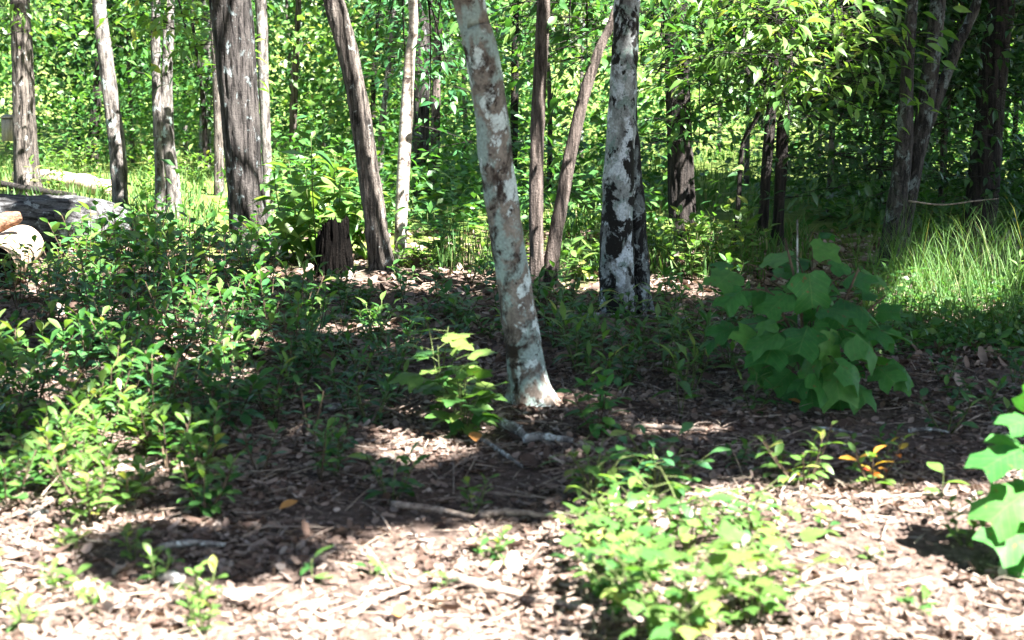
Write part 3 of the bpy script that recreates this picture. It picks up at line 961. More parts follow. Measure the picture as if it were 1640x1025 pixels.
for k, (px, Y, h, w, nc, per, lf, mat, lab) in enumerate(WOOD):
    understory('understory_tree', lab, px_x(px, Y), Y, h, w * 1.15, int(nc * (1.6 if mat == 'dark' else .6 if 870 < px < 1400 and mat == 'yellow_green' else .75 if 700 < px < 1250 else 1.1)), per, lf, mat, seed=k, bark=['furrow', 'grey', 'black'][k % 3], zlow=.5 if mat != 'dark' else .9)

# slim far trunks one can tell apart
for k, (pts, yb, lab, bk, H) in enumerate([
        ([(148, 245, 18), (154, 170, 16), (160, 100, 14), (164, 0, 12)], 262, 'dark slanting far trunk behind the bent grey one', 'black', 8),
        ([(328, 270, 20), (329, 200, 19), (331, 110, 19), (333, 0, 18)], 272, 'grey far trunk in the gap left of the thickest trunk', 'grey', 8),
        ([(468, 280, 12), (470, 180, 12), (474, 90, 10), (478, 0, 9)], 292, 'thin brown far stem between pale stem and leaning trunk', 'reddish', 7),
        ([(822, 300, 12), (824, 180, 12), (826, 0, 11)], 302, 'thin dark far stem showing right of the pale trunk', 'black', 7),
        ([(608, 280, 11), (612, 200, 10), (620, 130, 9), (632, 0, 8)], 300, 'thin grey stem slanting between leaning trunk and birch', 'grey', 7),
        ([(1180, 390, 9), (1184, 310, 8), (1190, 230, 7)], 395, 'thin black sapling stem left of the thin black pair', 'black', 3.2),
        ([(1510, 330, 12), (1512, 200, 11), (1515, 60, 10), (1516, 0, 10)], 345, 'slim black stem between the three stems and leaning black trunk', 'black', 7)]):
    tree('slim_tree', lab, D(yb), [pts], bk, H, 16, furrows(20, .006, 2.4, 70 + k), shade=False)
    tr = TREES[-1]
    r = np.random.default_rng(k + 300)
    ax = tr['axes'][0]
    off = np.array(tr['root'].location)
    top = axis_at(ax, ax[-1, 2] * .8)
    pts3 = spray_points(top - off, (1.1, 1.0, .9), 40, 14, r)
    n = len(pts3)
    link('crown', leaf_mass('crown', pts3, r.normal(0, 1, (n, 3)) * np.array([1, 1, .4]), r.uniform(.09, .15, n), r.normal(0, .5, n), SMALL, G['canopy']), tr['root'])['kind'] = 'stuff'

# the far wood that reads as one mass
def far_wood():
    r = np.random.default_rng(5)
    parts = {'green': [], 'yellow_green': [], 'dark': []}
    for k in range(110):
        y = r.uniform(29, 62)
        x = r.uniform(-.6, .6) * y
        rad = r.uniform(1.2, 2.6)
        h = r.uniform(2.0, 7.5)
        c = (x, y, float(ground_z(np.array([x]), np.array([y]))[0]) + h * .5)
        pts = spray_points(c, (rad, rad, h * .55), int(50 * rad * h / 8) + 16, 15, r, .3)
        fx = 820 + F * x / y
        bright = any(a < fx < b for a, b in ((575, 650), (870, 965), (1030, 1215), (1255, 1360), (1580, 1700), (-60, 40)))
        if bright and r.random() < .92:
            continue
        parts[['dark', 'green', 'dark', 'yellow_green', 'green', 'dark'][k % 6]].append(pts)
    for m, lab in (('green', 'mid green'), ('yellow_green', 'sunny light green'), ('dark', 'dark green')):
        q = np.vstack(parts[m])
        o = link('far_forest', leaf_mass('far_forest', q, r.normal(0, 1, (len(q), 3)) * np.array([1, 1, .8]), r.uniform(.13, .3, len(q)), r.normal(0, .8, len(q)), SMALL, G[m]))
        tag(o, 'mass of %s far wood closing the view on the slope' % lab, kind='stuff')

far_wood()

# ------------------------------------------------------------------ low leaf masses at the wood edge and in the clearing
def edge_scrub():
    r = np.random.default_rng(15)
    n0 = 2300
    y = r.uniform(13.0, 29, n0)
    x = r.uniform(-.5, .5, n0) * y
    keepm = (fbm(np.stack([x * .5, y * .4, 0 * x], 1), 91) + .25 * np.clip((y - 17) / 8, 0, 1) + .2 * (np.abs(x) < 2) * (y > 12.6)) > .5
    keepm &= ~((x < -2.6) & (y < 20))
    fx = 820 + F * x / y
    keepm &= ~((((fx > 1040) & (fx < 1225)) | ((fx > 1262) & (fx < 1350)) | ((fx > 880) & (fx < 950))) & (r.random(n0) < .75))
    x, y = x[keepm], y[keepm]
    hgt = r.uniform(.15, .9, len(x)) * np.clip((y - 10) / 9, .4, 1.2)
    C = np.stack([x, y, ground_z(x, y) + hgt], 1)
    per = 34
    P = np.repeat(C, per, 0) + r.normal(0, 1, (len(C) * per, 3)) * np.array([.33, .3, .2])
    P[:, 2] = np.maximum(P[:, 2], ground_z(P[:, 0], P[:, 1]) + .04)
    n = len(P)
    o = link('undergrowth', leaf_mass('undergrowth', P, r.normal(0, 1, (n, 3)) * np.array([1, 1, .5]), r.uniform(.08, .15, n), r.normal(0, .5, n), SMALL, G['green']))
    tag(o, 'tangled green undergrowth along the edge of the wood', kind='stuff')

edge_scrub()

def blades(name, label, P, h, mat, width=.006, bend=.35, seed=1):
    r = np.random.default_rng(seed)
    n = len(P)
    a = r.uniform(0, 2 * math.pi, n)
    d = np.stack([np.cos(a), np.sin(a), 0 * a], 1)
    s = np.stack([-np.sin(a), np.cos(a), 0 * a], 1)
    b = (bend * r.uniform(.3, 1.6, n) * h)[:, None]
    w = (width * r.uniform(.6, 1.5, n))[:, None]
    hz = h[:, None] * np.array([[0, 0, 1.0]])
    p0 = P
    p1 = P + hz * .45 + d * b * .22
    p2 = P + hz * .8 + d * b * .6
    p3 = P + hz * .98 + d * b
    V = np.stack([p0 - s * w, p0 + s * w, p1 - s * w * .9, p1 + s * w * .9, p2 - s * w * .6, p2 + s * w * .6, p3], 1).reshape(-1, 3)
    o = np.arange(n)[:, None] * 7
    Q = np.concatenate([o + np.array([[0, 1, 3, 2]]), o + np.array([[2, 3, 5, 4]])], 0)
    T = o + np.array([[4, 5, 6]])
    return tag(link(name, mesh_np(name, V, Q, T, G[mat])), label, kind='stuff')

def grasses():
    r = np.random.default_rng(25)
    n = 26000
    y = r.uniform(9.8, 25, n)
    x = r.uniform(-.46, .46, n) * y
    m = fbm(np.stack([x * .7, y * .5, 0 * x], 1), 95)
    px, py = project(np.stack([x, y, 0 * x], 1))
    k = ((m > .45) & (y > 13) & (px < 350)) | ((m > .58) & (y > 13.5)) | ((px > 880) & (px < 1240) & (y > 10.0) & (m > .3)) | ((px > 1180) & (px < 1300) & (y > 9.9) & (m > .4))
    k &= ~((px > 380) & (px < 760) & (y < 12.5))
    k &= ~((px > 1300) & (y < 16) & (m < .6))
    x, y = x[k], y[k]
    P = np.stack([x, y, ground_z(x, y) - .01], 1)
    blades('meadow_grass', 'sunlit short grass of the clearing behind the knoll', P, r.uniform(.07, .24, len(x)), 'grass', .007, .5, 3)
    n = 1900
    px = r.uniform(1370, 1720, n)
    py = r.uniform(440, 552, n)
    g = np.array([ground_at(a, b) for a, b in zip(px, py)])
    m = fbm(np.stack([g[:, 0] * 1.6, g[:, 1] * 1.2, 0 * px], 1), 77)
    k = m + (px - 1400) / 900 > .46
    g = g[k]
    P = np.stack([g[:, 0], g[:, 1], ground_z(g[:, 0], g[:, 1]) - .01], 1)
    h = r.uniform(.14, .6, len(P)) * np.clip((P[:, 1] - 6.0) / 3, .5, 1.2)
    blades('tall_grass', 'tall arching green grass before the three-stemmed tree', P, h, 'grass', .0022, .6, 4)
    px = r.uniform(700, 830, 260)
    py = r.uniform(415, 440, 260)
    g = np.array([ground_at(a, b) for a, b in zip(px, py)])
    P = np.stack([g[:, 0], g[:, 1], ground_z(g[:, 0], g[:, 1]) - .01], 1)
    blades('tall_grass', 'thin seeding grass left of the pale leaning trunk', P, r.uniform(.2, .42, len(P)), 'grass', .004, .3, 6)

grasses()

def grass_foot():
    r = np.random.default_rng(45)
    px, py = r.uniform(1370, 1720, 260), r.uniform(455, 572, 260)
    g = np.array([ground_at(a, b) for a, b in zip(px, py)])
    C = np.stack([g[:, 0], g[:, 1], ground_z(g[:, 0], g[:, 1]) + r.uniform(.02, .12, 260)], 1)
    P = np.repeat(C, 12, 0) + r.normal(0, 1, (260 * 12, 3)) * np.array([.10, .10, .04])
    P[:, 2] = np.maximum(P[:, 2], ground_z(P[:, 0], P[:, 1]) + .02)
    n = len(P)
    o = link('ground_cover', leaf_mass('ground_cover', P, r.normal(0, 1, (n, 3)) * np.array([1, 1, .5]), r.uniform(.035, .085, n), r.normal(0, .5, n), SMALL, G['green']))
    tag(o, 'low leafy ground cover matted round the foot of the tall grass', kind='stuff')

grass_foot()

# ------------------------------------------------------------------ leaf litter
def litter():
    r = np.random.default_rng(35)
    def field(n, y0, y1, s0, s1, tmpl, name, label, tilt, mat='litter', lift=.012, hw=.56, pw=2.4, gap=.40):
        y = y0 + (y1 - y0) * r.random(n) ** 1.15
        x = r.uniform(-hw, hw, n) * (y + .9)
        dens = fbm(np.stack([x * 2.6, y * 2.6, 0 * x], 1), 113, 3)
        k = r.random(n) < np.clip((dens - gap) * 9 + .75, .22, 1)
        x, y = x[k], y[k]
        n = len(x)
        clump = fbm(np.stack([x * 5, y * 5, 0 * x], 1), 13)
        z = ground_z(x, y) + r.uniform(0, lift, n) + np.clip(clump - .45, 0, 1) * .06
        d = np.stack([r.normal(0, 1, n), r.normal(0, 1, n), r.normal(0, tilt, n)], 1)
        o = link(name, leaf_mass(name, np.stack([x, y, z], 1), d, s0 + (s1 - s0) * r.random(n) ** pw, r.normal(0, .5, n), tmpl, G[mat], True))
        tag(o, label, kind='stuff')
    STRAW = (np.array([(-.012, 0, 0), (.012, 0, 0), (-.012, .5, .03), (.014, .5, .02), (-.006, 1, 0), (.008, 1, .01)]), np.array([(0, 1, 3, 2), (2, 3, 5, 4)]), None)
    field(62000, 3.0, 7.2, .008, .042, CURL, 'leaf_litter', 'dry curled tan leaf bits covering the foreground', .25)
    field(45000, 3.0, 7.4, .007, .036, CURL, 'leaf_litter', 'greyish weathered leaf crumbs in the foreground litter', .2, 'litter_grey')
    field(1500, 3.0, 8.5, .045, .085, CURL, 'leaf_litter', 'larger whole dead leaves lying loose on the litter', .25, 'litter', .02, .56, 1.5)
    field(32000, 3.0, 8, .01, .07, CHIP, 'wood_chips', 'pale wood chips and bark bits strewn in the foreground', .2, 'litter_grey', pw=3)
    field(15000, 3.0, 9, .03, .16, STRAW, 'dry_straw', 'thin straw and needle bits lying across the litter', .12, 'straw', .03)
    field(32000, 7.0, 13, .025, .09, CURL, 'leaf_litter', 'dry brown leaves on the shaded knoll behind', .3)
    # thin twigs
    mb = MB()
    for k in range(800):
        y = r.uniform(3.2, 11)
        x = r.uniform(-.4, .4) * (y + .5)
        a = r.uniform(0, math.pi)
        L = r.uniform(.08, .35)
        z = gz(x, y) + .022
        d = np.array([math.cos(a), math.sin(a), r.uniform(-.08, .12)]) * L
        p = np.array([x, y, z])
        m = p + d * .5 + r.normal(0, .015, 3) * np.array([1, 1, .3])
        w = r.uniform(.0015, .0045)
        mb.tube(smooth_path([[*p, w], [*m, w * .9], [*(p + d), w * .5]], 5), 4)
    tag(link('twig_litter', mb.mesh('twig_litter', B['stick'])), 'thin dead twigs scattered through the litter', kind='stuff')

litter()

# ------------------------------------------------------------------ plants
class Plant:
    def __init__(s, name, label, cat, px, py, group=None, woody=False, xy=None):
        s.x, s.y = xy if xy else ground_at(px, py)
        s.z = gz(s.x, s.y)
        s.root = thing(name, label, cat, (s.x, s.y, s.z), group)
        s.mb = MB()
        s.leaves = []
        s.woody = woody
    def stem(s, pts, r0, r1, n=8, ring=5):
        P = np.asarray(pts, float)
        w = np.linspace(r0, r1, len(P))[:, None]
        path = smooth_path(np.hstack([P, w]), n)
        s.mb.tube(path, ring)
        return path
    def leaf(s, p, d, size, shape, mat, roll=0, up=(0, 0, 1), petiole=0, k=None):
        p = np.asarray(p, float)
        d = np.asarray(d, float)
        d = d / (np.linalg.norm(d) + 1e-9)
        if petiole:
            q = p + d * petiole + np.array([0, 0, petiole * .15])
            s.mb.tube(np.array([[*p, .0016 + petiole * .006], [*q, .0012 + petiole * .004]]), 3, cap=False)
            p = q
        s.leaves.append((shape, random.randrange(4) if k is None else k, mat, Matrix.Translation(p) @ (frame(d, up, roll) * size).to_4x4()))
    def done(s, mass=False):
        if s.mb.n:
            link('stem', s.mb.mesh('stem', G['woody' if s.woody else 'stem']), s.root)
        if mass:
            mb = {}
            for shape, k, mat, M in s.leaves:
                V, Q, T = SHAPES[shape, k]
                A = np.array(M)
                mb.setdefault(mat, MB()).add(V @ A[:3, :3].T + A[:3, 3], Q, T)
            for mat, b in mb.items():
                link('foliage', b.mesh('foliage', G[mat]), s.root)['kind'] = 'stuff'
        else:
            for shape, k, mat, M in s.leaves:
                o = link('leaf', leaf_mesh(shape, k, mat), s.root)
                o.matrix_basis = M
        return s.root

U = random.uniform

def shrublet(P, h, spread, nst, per, size, shape, mat, droop=.2, turned=0.0, base_r=.004, whorl=.35, r0=.0, low=.25):
    """several upright leafy stems from one root, leaves spiralling up each, a tuft at every tip"""
    for i in range(nst):
        a = i * 2.4 + U(-.5, .5)
        sp = spread * U(.25, 1) * (0 if nst == 1 else 1)
        hh = h * U(.65, 1.05)
        tip = np.array([math.cos(a) * sp, math.sin(a) * sp, hh])
        b = np.array([math.cos(a) * r0, math.sin(a) * r0, -.02])
        mid = (b + tip) / 2 + np.array([math.cos(a), math.sin(a), 0]) * sp * .12 + np.array([0, 0, hh * .06])
        path = P.stem([b, mid, tip], base_r, base_r * .45, 9)
        ph = U(0, 6.28)
        for j in range(per):
            t = low + (1 - low) * (j + .5) / per
            f = t * (len(path) - 1)
            k = min(int(f), len(path) - 2)
            p = path[k, :3] * (1 - f + k) + path[k + 1, :3] * (f - k)
            ph += 2.4
            el = U(.15, .95) + (t - .5) * .9 - droop
            d = np.array([math.cos(ph) * math.cos(el), math.sin(ph) * math.cos(el), math.sin(el)])
            P.leaf(p, d, size * U(.65, 1.15) * (1 - .15 * t), shape, 'red' if random.random() < turned else ('yellow_green' if t > .82 and mat == 'green' else 'green' if t > .7 and mat == 'blue_green' else mat), U(-.4, .4), petiole=size * .12)

# --- field of low shrublets on the left, by place
def scatter(n, poly_fn, dmin, x0, x1, y0, y1, seed):
    r = random.Random(seed)
    out = []
    tries = 0
    while len(out) < n and tries < 6000:
        tries += 1
        px, py = r.uniform(x0, x1), r.uniform(y0, y1)
        if not poly_fn(px, py):
            continue
        g = ground_at(px, py)
        if all((g[0] - a) ** 2 + (g[1] - b) ** 2 > dmin ** 2 for a, b, _, _ in out):
            out.append((*g, px, py))
    return out

MARKS = [(-400, 70, 'below the bare log'), (70, 150, 'below the log end'), (150, 225, 'below the bent trunk'), (225, 320, 'below the grey pair'), (320, 450, 'below the thickest trunk'),
         (450, 575, 'below the rotten stump'), (575, 690, 'below the white birch'), (690, 845, 'near the pale trunk'), (845, 930, 'below the reddish fork'), (930, 1050, 'below the mossy trunk'),
         (1050, 1150, 'below the black trunk'), (1150, 1300, 'near the sapling'), (1300, 1500, 'below the three-stemmed tree'), (1500, 2200, 'below the leaning black trunk')]
RANK = {1: [''], 2: ['taller ', 'shorter '], 3: ['tallest ', 'middling ', 'shortest ']}
ORD = ['tallest ', 'second tallest ', 'third tallest ', 'fourth tallest ', 'fifth tallest ', 'sixth tallest ', 'seventh tallest ', 'eighth tallest ']

def zone(n, fn, dmin, box, seed, what, group, hs, build, mass=False, cat='shrub', name='low_shrub', woody=True):
    """what: the plant and its zone; each label adds the landmark above it, the near or far row and its height rank there"""
    spots = [(*q, U(*hs)) for q in scatter(n, fn, dmin, *box, seed)]
    bins = {}
    ym = (box[2] + box[3]) / 2
    for q in spots:
        mk = next(m for a, b, m in MARKS if a <= q[2] < b)
        bins.setdefault((mk, q[3] > ym), []).append(q)
    for (mk, near), qs in bins.items():
        qs.sort(key=lambda q: -q[4])
        both = (mk, not near) in bins
        for i, (gx, gy, px, py, h) in enumerate(qs):
            rk = RANK[len(qs)][i] if len(qs) < 4 else ORD[min(i, 7)]
            lab = rk + what + ((', near row,' if near else ', far row,') if both else '') + ' ' + mk
            P = Plant(name, lab, cat, 0, 0, group, woody, (gx, gy))
            build(P, h)
            P.done(mass)

yes = lambda x, y: True
zone(22, yes, .19, (-40, 330, 690, 850), 1, 'sunny huckleberry at the litter edge', 'huckleberries at the sunny litter edge', (.18, .33),
     lambda P, h: shrublet(P, h, U(.10, .18), random.randint(4, 6), random.randint(11, 14), U(.066, .086), 'obov', random.choice(['green', 'yellow_green', 'green'])))
zone(26, lambda x, y: x < 520 - (y - 560) * .4, .19, (-40, 520, 570, 700), 2, 'huckleberry amid the thicket', 'huckleberries in the middle of the thicket', (.22, .42),
     lambda P, h: shrublet(P, h, U(.12, .22), random.randint(4, 6), random.randint(11, 14), U(.075, .095), 'obov', random.choice(['green', 'blue_green', 'blue_green'])))
zone(30, lambda x, y: x < 480, .22, (-40, 480, 480, 580), 3, 'dim huckleberry at the thicket back', 'huckleberries at the back of the thicket', (.3, .5),
     lambda P, h: shrublet(P, h, U(.14, .26), random.randint(4, 6), random.randint(9, 12), U(.08, .105), 'obov', random.choice(['blue_green', 'blue_green', 'green'])))
zone(15, lambda x, y: x < 400, .28, (120, 480, 412, 480), 4, 'dense broad-leaved bush', 'dense bushes between log and trunk', (.38, .6),
     lambda P, h: shrublet(P, h, U(.2, .34), random.randint(5, 7), random.randint(9, 11), U(.09, .13), 'broad', random.choice(['blue_green', 'blue_green', 'green'])), name='leafy_bush', cat='bush')
zone(5, yes, .28, (20, 110, 440, 490), 5, 'light-leaved bush by the cut wood', 'bushes at the foot of the bare log', (.25, .36),
     lambda P, h: shrublet(P, h, U(.12, .2), 5, 9, U(.07, .1), 'oval', 'yellow_green'), name='leafy_bush', cat='bush')
zone(9, lambda x, y: True, .22, (330, 560, 640, 800), 6, 'huckleberry sprig by dark litter', 'huckleberry sprigs beside the dark litter', (.14, .24),
     lambda P, h: shrublet(P, h, U(.06, .12), random.randint(2, 3), random.randint(9, 12), U(.06, .075), 'obov', random.choice(['green', 'blue_green'])))
zone(12, yes, .2, (480, 660, 560, 690), 7, 'dark narrow-leaved herb left of the seedling', 'dark herbs between thicket and lobed seedling', (.18, .3),
     lambda P, h: shrublet(P, h, U(.1, .18), 4, 10, U(.075, .1), 'lance', 'blue_green'), name='dark_herb', cat='herb', woody=False)
zone(24, lambda x, y: not (940 < x < 1050 and y < 530), .2, (885, 1200, 520, 630), 8, 'dark long-leaved herb on the shady knoll', 'dark herbs before the moss-blotched trunk', (.16, .3),
     lambda P, h: shrublet(P, h, U(.1, .2), random.randint(3, 5), 9, U(.09, .13), 'lance', random.choice(['blue_green', 'green'])), name='dark_herb', cat='herb', woody=False)
zone(12, lambda x, y: not (930 < x < 1060), .25, (640, 1230, 462, 515), 9, 'dark seedling on the knoll top', 'seedlings along the top of the knoll', (.14, .26),
     lambda P, h: shrublet(P, h, U(.08, .16), 3, 8, U(.08, .11), 'oval', 'blue_green'), name='seedling', cat='herb', woody=False)
zone(14, lambda x, y: x < 640 or y > 500, .24, (480, 790, 490, 560), 16, 'shady herb on the middle knoll', 'herbs on the middle of the knoll', (.12, .24),
     lambda P, h: shrublet(P, h, U(.08, .16), 4, 8, U(.075, .1), 'ellip', random.choice(['blue_green', 'green'])), name='shade_herb', cat='herb', woody=False)
zone(6, yes, .26, (470, 590, 462, 505), 10, 'glossy low bush', 'bushes in front of the stump', (.1, .17),
     lambda P, h: shrublet(P, h, U(.12, .2), 5, 8, U(.07, .09), 'oval', random.choice(['green', 'blue_green'])), name='leafy_bush', cat='bush')
zone(9, yes, .3, (1500, 1660, 575, 690), 11, 'dim herb under the tall grass', 'herbs in the dim litter below the grass', (.08, .18),
     lambda P, h: shrublet(P, h, U(.06, .14), 3, 6, U(.06, .09), 'oval', 'blue_green'), name='seedling', cat='herb', woody=False)
zone(10, yes, .2, (-20, 330, 880, 1040), 12, 'tiny sprout on bright litter', 'sprouts on the bright litter', (.06, .13),
     lambda P, h: shrublet(P, h, U(.05, .09), 3, 7, U(.05, .065), 'obov', 'yellow_green'), name='sprout', cat='herb', woody=False)
zone(12, yes, .35, (890, 1200, 395, 455), 13, 'bright weed in sunny grass', 'weeds in the sunny grass behind the knoll', (.2, .45),
     lambda P, h: shrublet(P, h, U(.14, .26), 5, 9, U(.09, .14), 'broad', 'yellow_green'), True, name='leafy_weed', cat='weed', woody=False)
zone(8, yes, .4, (60, 340, 270, 335), 14, 'bright weed clump in the clearing', 'weeds in the clearing behind the log', (.3, .6),
     lambda P, h: shrublet(P, h, U(.25, .45), 6, 12, U(.09, .13), 'oval', 'yellow_green'), True, name='leafy_weed', cat='weed', woody=False)
zone(7, yes, .3, (640, 840, 425, 455), 15, 'small sunlit weed behind the knoll', 'weeds between leaning and pale trunks', (.15, .3),
     lambda P, h: shrublet(P, h, U(.1, .2), 4, 8, U(.07, .1), 'oval', 'yellow_green'), True, name='leafy_weed', cat='weed', woody=False)

# --- large-leaved shrub behind the stump
P = Plant('large_leaved_shrub', 'tall bright shrub with long drooping leaves behind the rotten stump', 'shrub', 515, 418)
for (dx, h, n) in [(-.38, .55, 12), (-.27, .78, 15), (-.14, .62, 13), (-.03, .98, 18), (.10, .82, 16), (.22, .70, 14), (.33, .58, 12), (-.2, .45, 10), (.05, .5, 11), (.2, .42, 10), (-.42, .36, 8), (.38, .4, 9), (-.33, .66, 14), (.15, .66, 14), (-.1, .8, 15), (.28, .5, 12), (0, .35, 9), (-.25, .3, 8), (.3, .3, 8)]:
    yo = U(-.22, .22)
    path = P.stem([(dx * .55, yo * .5, -.02), (dx * .85, yo, h * .5), (dx, yo, h)], .007, .003, 10)
    ph = U(0, 6)
    for j in range(n):
        t = .25 + .75 * (j + .5) / n
        f = t * 9
        k = min(int(f), 8)
        p = path[k, :3] * (1 - f + k) + path[k + 1, :3] * (f - k)
        ph += 2.4
        el = -.55 + t * .95 + U(-.35, .3)
        P.leaf(p, (math.cos(ph) * math.cos(el), math.sin(ph) * math.cos(el), math.sin(el)), U(.16, .27), 'ellip', random.choice(['yellow_green', 'yellow_green', 'yellow_green', 'green']), U(-.6, .6), petiole=.02)
P.done()
# --- shrub right of the birch
P = Plant('lobed_shrub', 'bright lobed-leaf shrub right of the white birch foot', 'shrub', 690, 425)
for k in range(9):
    a = U(0, 6.28)
    dx, dy, h = U(-.2, .2), U(-.2, .2), U(.3, .62)
    path = P.stem([(dx * .3, dy * .3, -.02), (dx * .8, dy, h * .5), (dx, dy, h)], .005, .002, 8)
    for j in range(11):
        t = .25 + .75 * j / 11
        f = t * 7
        i = min(int(f), 6)
        p = path[i, :3] * (1 - f + i) + path[i + 1, :3] * (f - i)
        a += 2.4
        P.leaf(p, (math.cos(a), math.sin(a), U(-.2, .35)), U(.07, .12), random.choice(['maple', 'broad']), random.choice(['green', 'yellow_green', 'tulip']), U(-.3, .3), petiole=.05)
P.done()

# --- broad-leaved (tulip-like) sapling on the right
P = Plant('broad_leaved_sapling', 'big dark green sapling with broad four-lobed leaves right of the double trunk', 'sapling', 1296, 632, woody=True)
Ys = P.y
for (sx, h, lean) in [(-.03, .75, -.10), (.05, .62, .14), (-.02, .55, -.22), (.02, .5, .3)]:
    P.stem([(sx, 0, -.02), (sx + lean * .3, U(-.05, .05), h * .55), (sx + lean, U(-.08, .08), h)], .010, .005, 8, 6)
TL = [  # photo x, y of leaf centre, size px, pointing angle in the picture (deg, 0 right, 90 up), forward offset
    (1158, 448, 62, 190, .02), (1172, 480, 62, 215, -.05), (1240, 415, 64, 150, .1), (1325, 402, 62, 45, .08), (1405, 448, 58, -15, .05), (1290, 440, 66, 120, .15),
    (1350, 430, 56, 30, .18), (1258, 460, 60, 200, .02), (1300, 470, 70, 260, -.12), (1240, 490, 64, 210, -.1), (1375, 490, 76, -30, -.14), (1345, 520, 74, -60, -.1),
    (1160, 530, 62, 185, -.08), (1200, 545, 66, 205, -.16), (1235, 560, 86, 240, -.24), (1285, 545, 80, 265, -.26), (1200, 520, 60, 170, .1), (1330, 560, 72, 290, -.2),
    (1395, 555, 76, -40, -.22), (1442, 540, 60, -10, -.1), (1450, 590, 56, -35, -.12), (1420, 600, 60, -60, -.2), (1340, 612, 76, 262, -.3), (1290, 600, 66, 240, -.22),
    (1250, 610, 60, 225, -.14), (1380, 625, 66, -75, -.22), (1230, 585, 60, 215, .0), (1310, 500, 66, 90, .16), (1275, 520, 64, 140, .14), (1350, 580, 66, -80, .02),
    (1400, 520, 60, 10, .14), (1425, 500, 50, 20, .15), (1215, 470, 54, 170, .18), (1310, 590, 62, 270, -.05), (1265, 585, 60, 230, .1), (1370, 545, 62, -30, .1),
    (1300, 635, 54, 250, -.2), (1345, 640, 52, 280, -.15), (1260, 635, 50, 220, -.05), (1320, 450, 60, 60, 0.), (1270, 430, 50, 130, .2), (1395, 470, 50, 10, .16),
    (1300, 560, 66, 270, .0), (1330, 480, 60, 300, .05), (1240, 530, 60, 200, .05), (1365, 600, 58, -70, -.3), (1405, 580, 56, -45, .05), (1285, 480, 58, 200, .2)]
TL = [(a, b, c * .9, d, e) for a, b, c, d, e in TL] + [(a + U(-34, 34), b + U(-30, 26), c * U(.55, .85), d + U(-50, 50), e + U(-.1, .14)) for a, b, c, d, e in TL if b < 615][:26]
for (lx, ly, sz, ang, fo) in TL:
    fo *= 1.5
    ang += U(-22, 22)
    c = at(lx, ly, Ys + fo) - np.array([P.x, P.y, P.z])
    L = sz * U(.92, 1.12) * Ys / F
    a = R(ang)
    face = U(-1.1, .1) if fo < .05 else U(-.4, .8)
    d = np.array([math.cos(a) * .75, face * .7 + U(-.15, .15), math.sin(a) * .25 - .2 + U(-.2, .12)])
    d /= np.linalg.norm(d)
    p = c - d * L * .5
    hub = np.array([p[0] * .35, p[1] * .4, max(.06, p[2] * .86)])
    P.mb.tube(smooth_path([[*hub, .0035], [*((hub + p) / 2 + np.array([0, 0, .03])), .0025], [*p, .0018]], 6), 4, cap=False)
    P.leaf(p, d, L, 'tulip', 'tulip', U(-.4, .4), up=(U(-.25, .25), U(-.55, -.1), 1))
P.done()
# dead stake beside it
P0 = at(1278, 500, Ys + .12)
o = link('dead_stalk', MB().tube(smooth_path([[*at(1280, 600, Ys + .12), .006], [*at(1279, 480, Ys + .12), .0055], [*at(1277, 420, Ys + .12), .005], [*at(1277, 352, Ys + .12), .004]], 10), 6).mesh('dead_stalk', B['stick_grey']))
tag(o, 'thin bare dead stem standing up through the broad-leaved sapling', 'stalk')

# --- broad leaves at the right edge, in sun
P = Plant('broad_leaved_seedling', 'sunlit seedling with pale broad leaves at the edge of the bright litter', 'seedling', 1660, 905)
Yr = P.y
P.stem([(0, 0, -.02), (.02, .02, .2), (-.02, 0, .42)], .007, .004, 8)
for (lx, ly, sz, ang, fo) in [(1635, 676, 60, 170, 0), (1600, 735, 84, 200, -.05), (1625, 712, 70, 150, .05), (1640, 780, 84, 190, 0.02), (1610, 812, 90, 215, -.08), (1618, 862, 86, 205, -.12), (1640, 900, 70, 230, -.1), (1665, 700, 80, 60, .05), (1690, 760, 90, -10, 0), (1685, 830, 90, -30, -.05), (1660, 640, 60, 90, .05)]:
    c = at(lx, ly, Yr + fo) - np.array([P.x, P.y, P.z])
    L = sz * 1.1 * Yr / F
    a = R(ang)
    d = np.array([math.cos(a), -.35, math.sin(a) * .6 - .1])
    d /= np.linalg.norm(d)
    p = c - d * L * .5
    hub = np.array([p[0] * .2, p[1] * .2, max(.05, p[2] * .85)])
    P.mb.tube(smooth_path([[*hub, .003], [*((hub + p) / 2 + np.array([0, 0, .02])), .0022], [*p, .0016]], 6), 4, cap=False)
    P.leaf(p, d, L, 'tulip', 'tulip', U(-.3, .3), up=(.1, -.2, 1))
P.done()

# --- foreground bush: several plants growing through each other
def lobed_plant(P, h, spread, nst, per, size, shape, mats):
    for i in range(nst):
        a = i * 2.4 + U(-.6, .6)
        sp = spread * math.sqrt((i + .6) / nst)
        hh = h * U(.6, 1.05)
        tip = np.array([math.cos(a) * sp, math.sin(a) * sp, hh])
        path = P.stem([(0, 0, -.02), (tip[0] * .45, tip[1] * .45, hh * .6), tip], .0045, .002, 8)
        ph = U(0, 6)
        for j in range(per):
            t = .3 + .7 * (j + .5) / per
            f = t * 7
            k = min(int(f), 6)
            p = path[k, :3] * (1 - f + k) + path[k + 1, :3] * (f - k)
            ph += 2.4
            el = U(-.35, .35) + (t - .6) * .5
            P.leaf(p, (math.cos(ph) * math.cos(el), math.sin(ph) * math.cos(el), math.sin(el)), size * U(.6, 1.15), shape, random.choice(mats), U(-.4, .4), petiole=size * U(.35, .9))

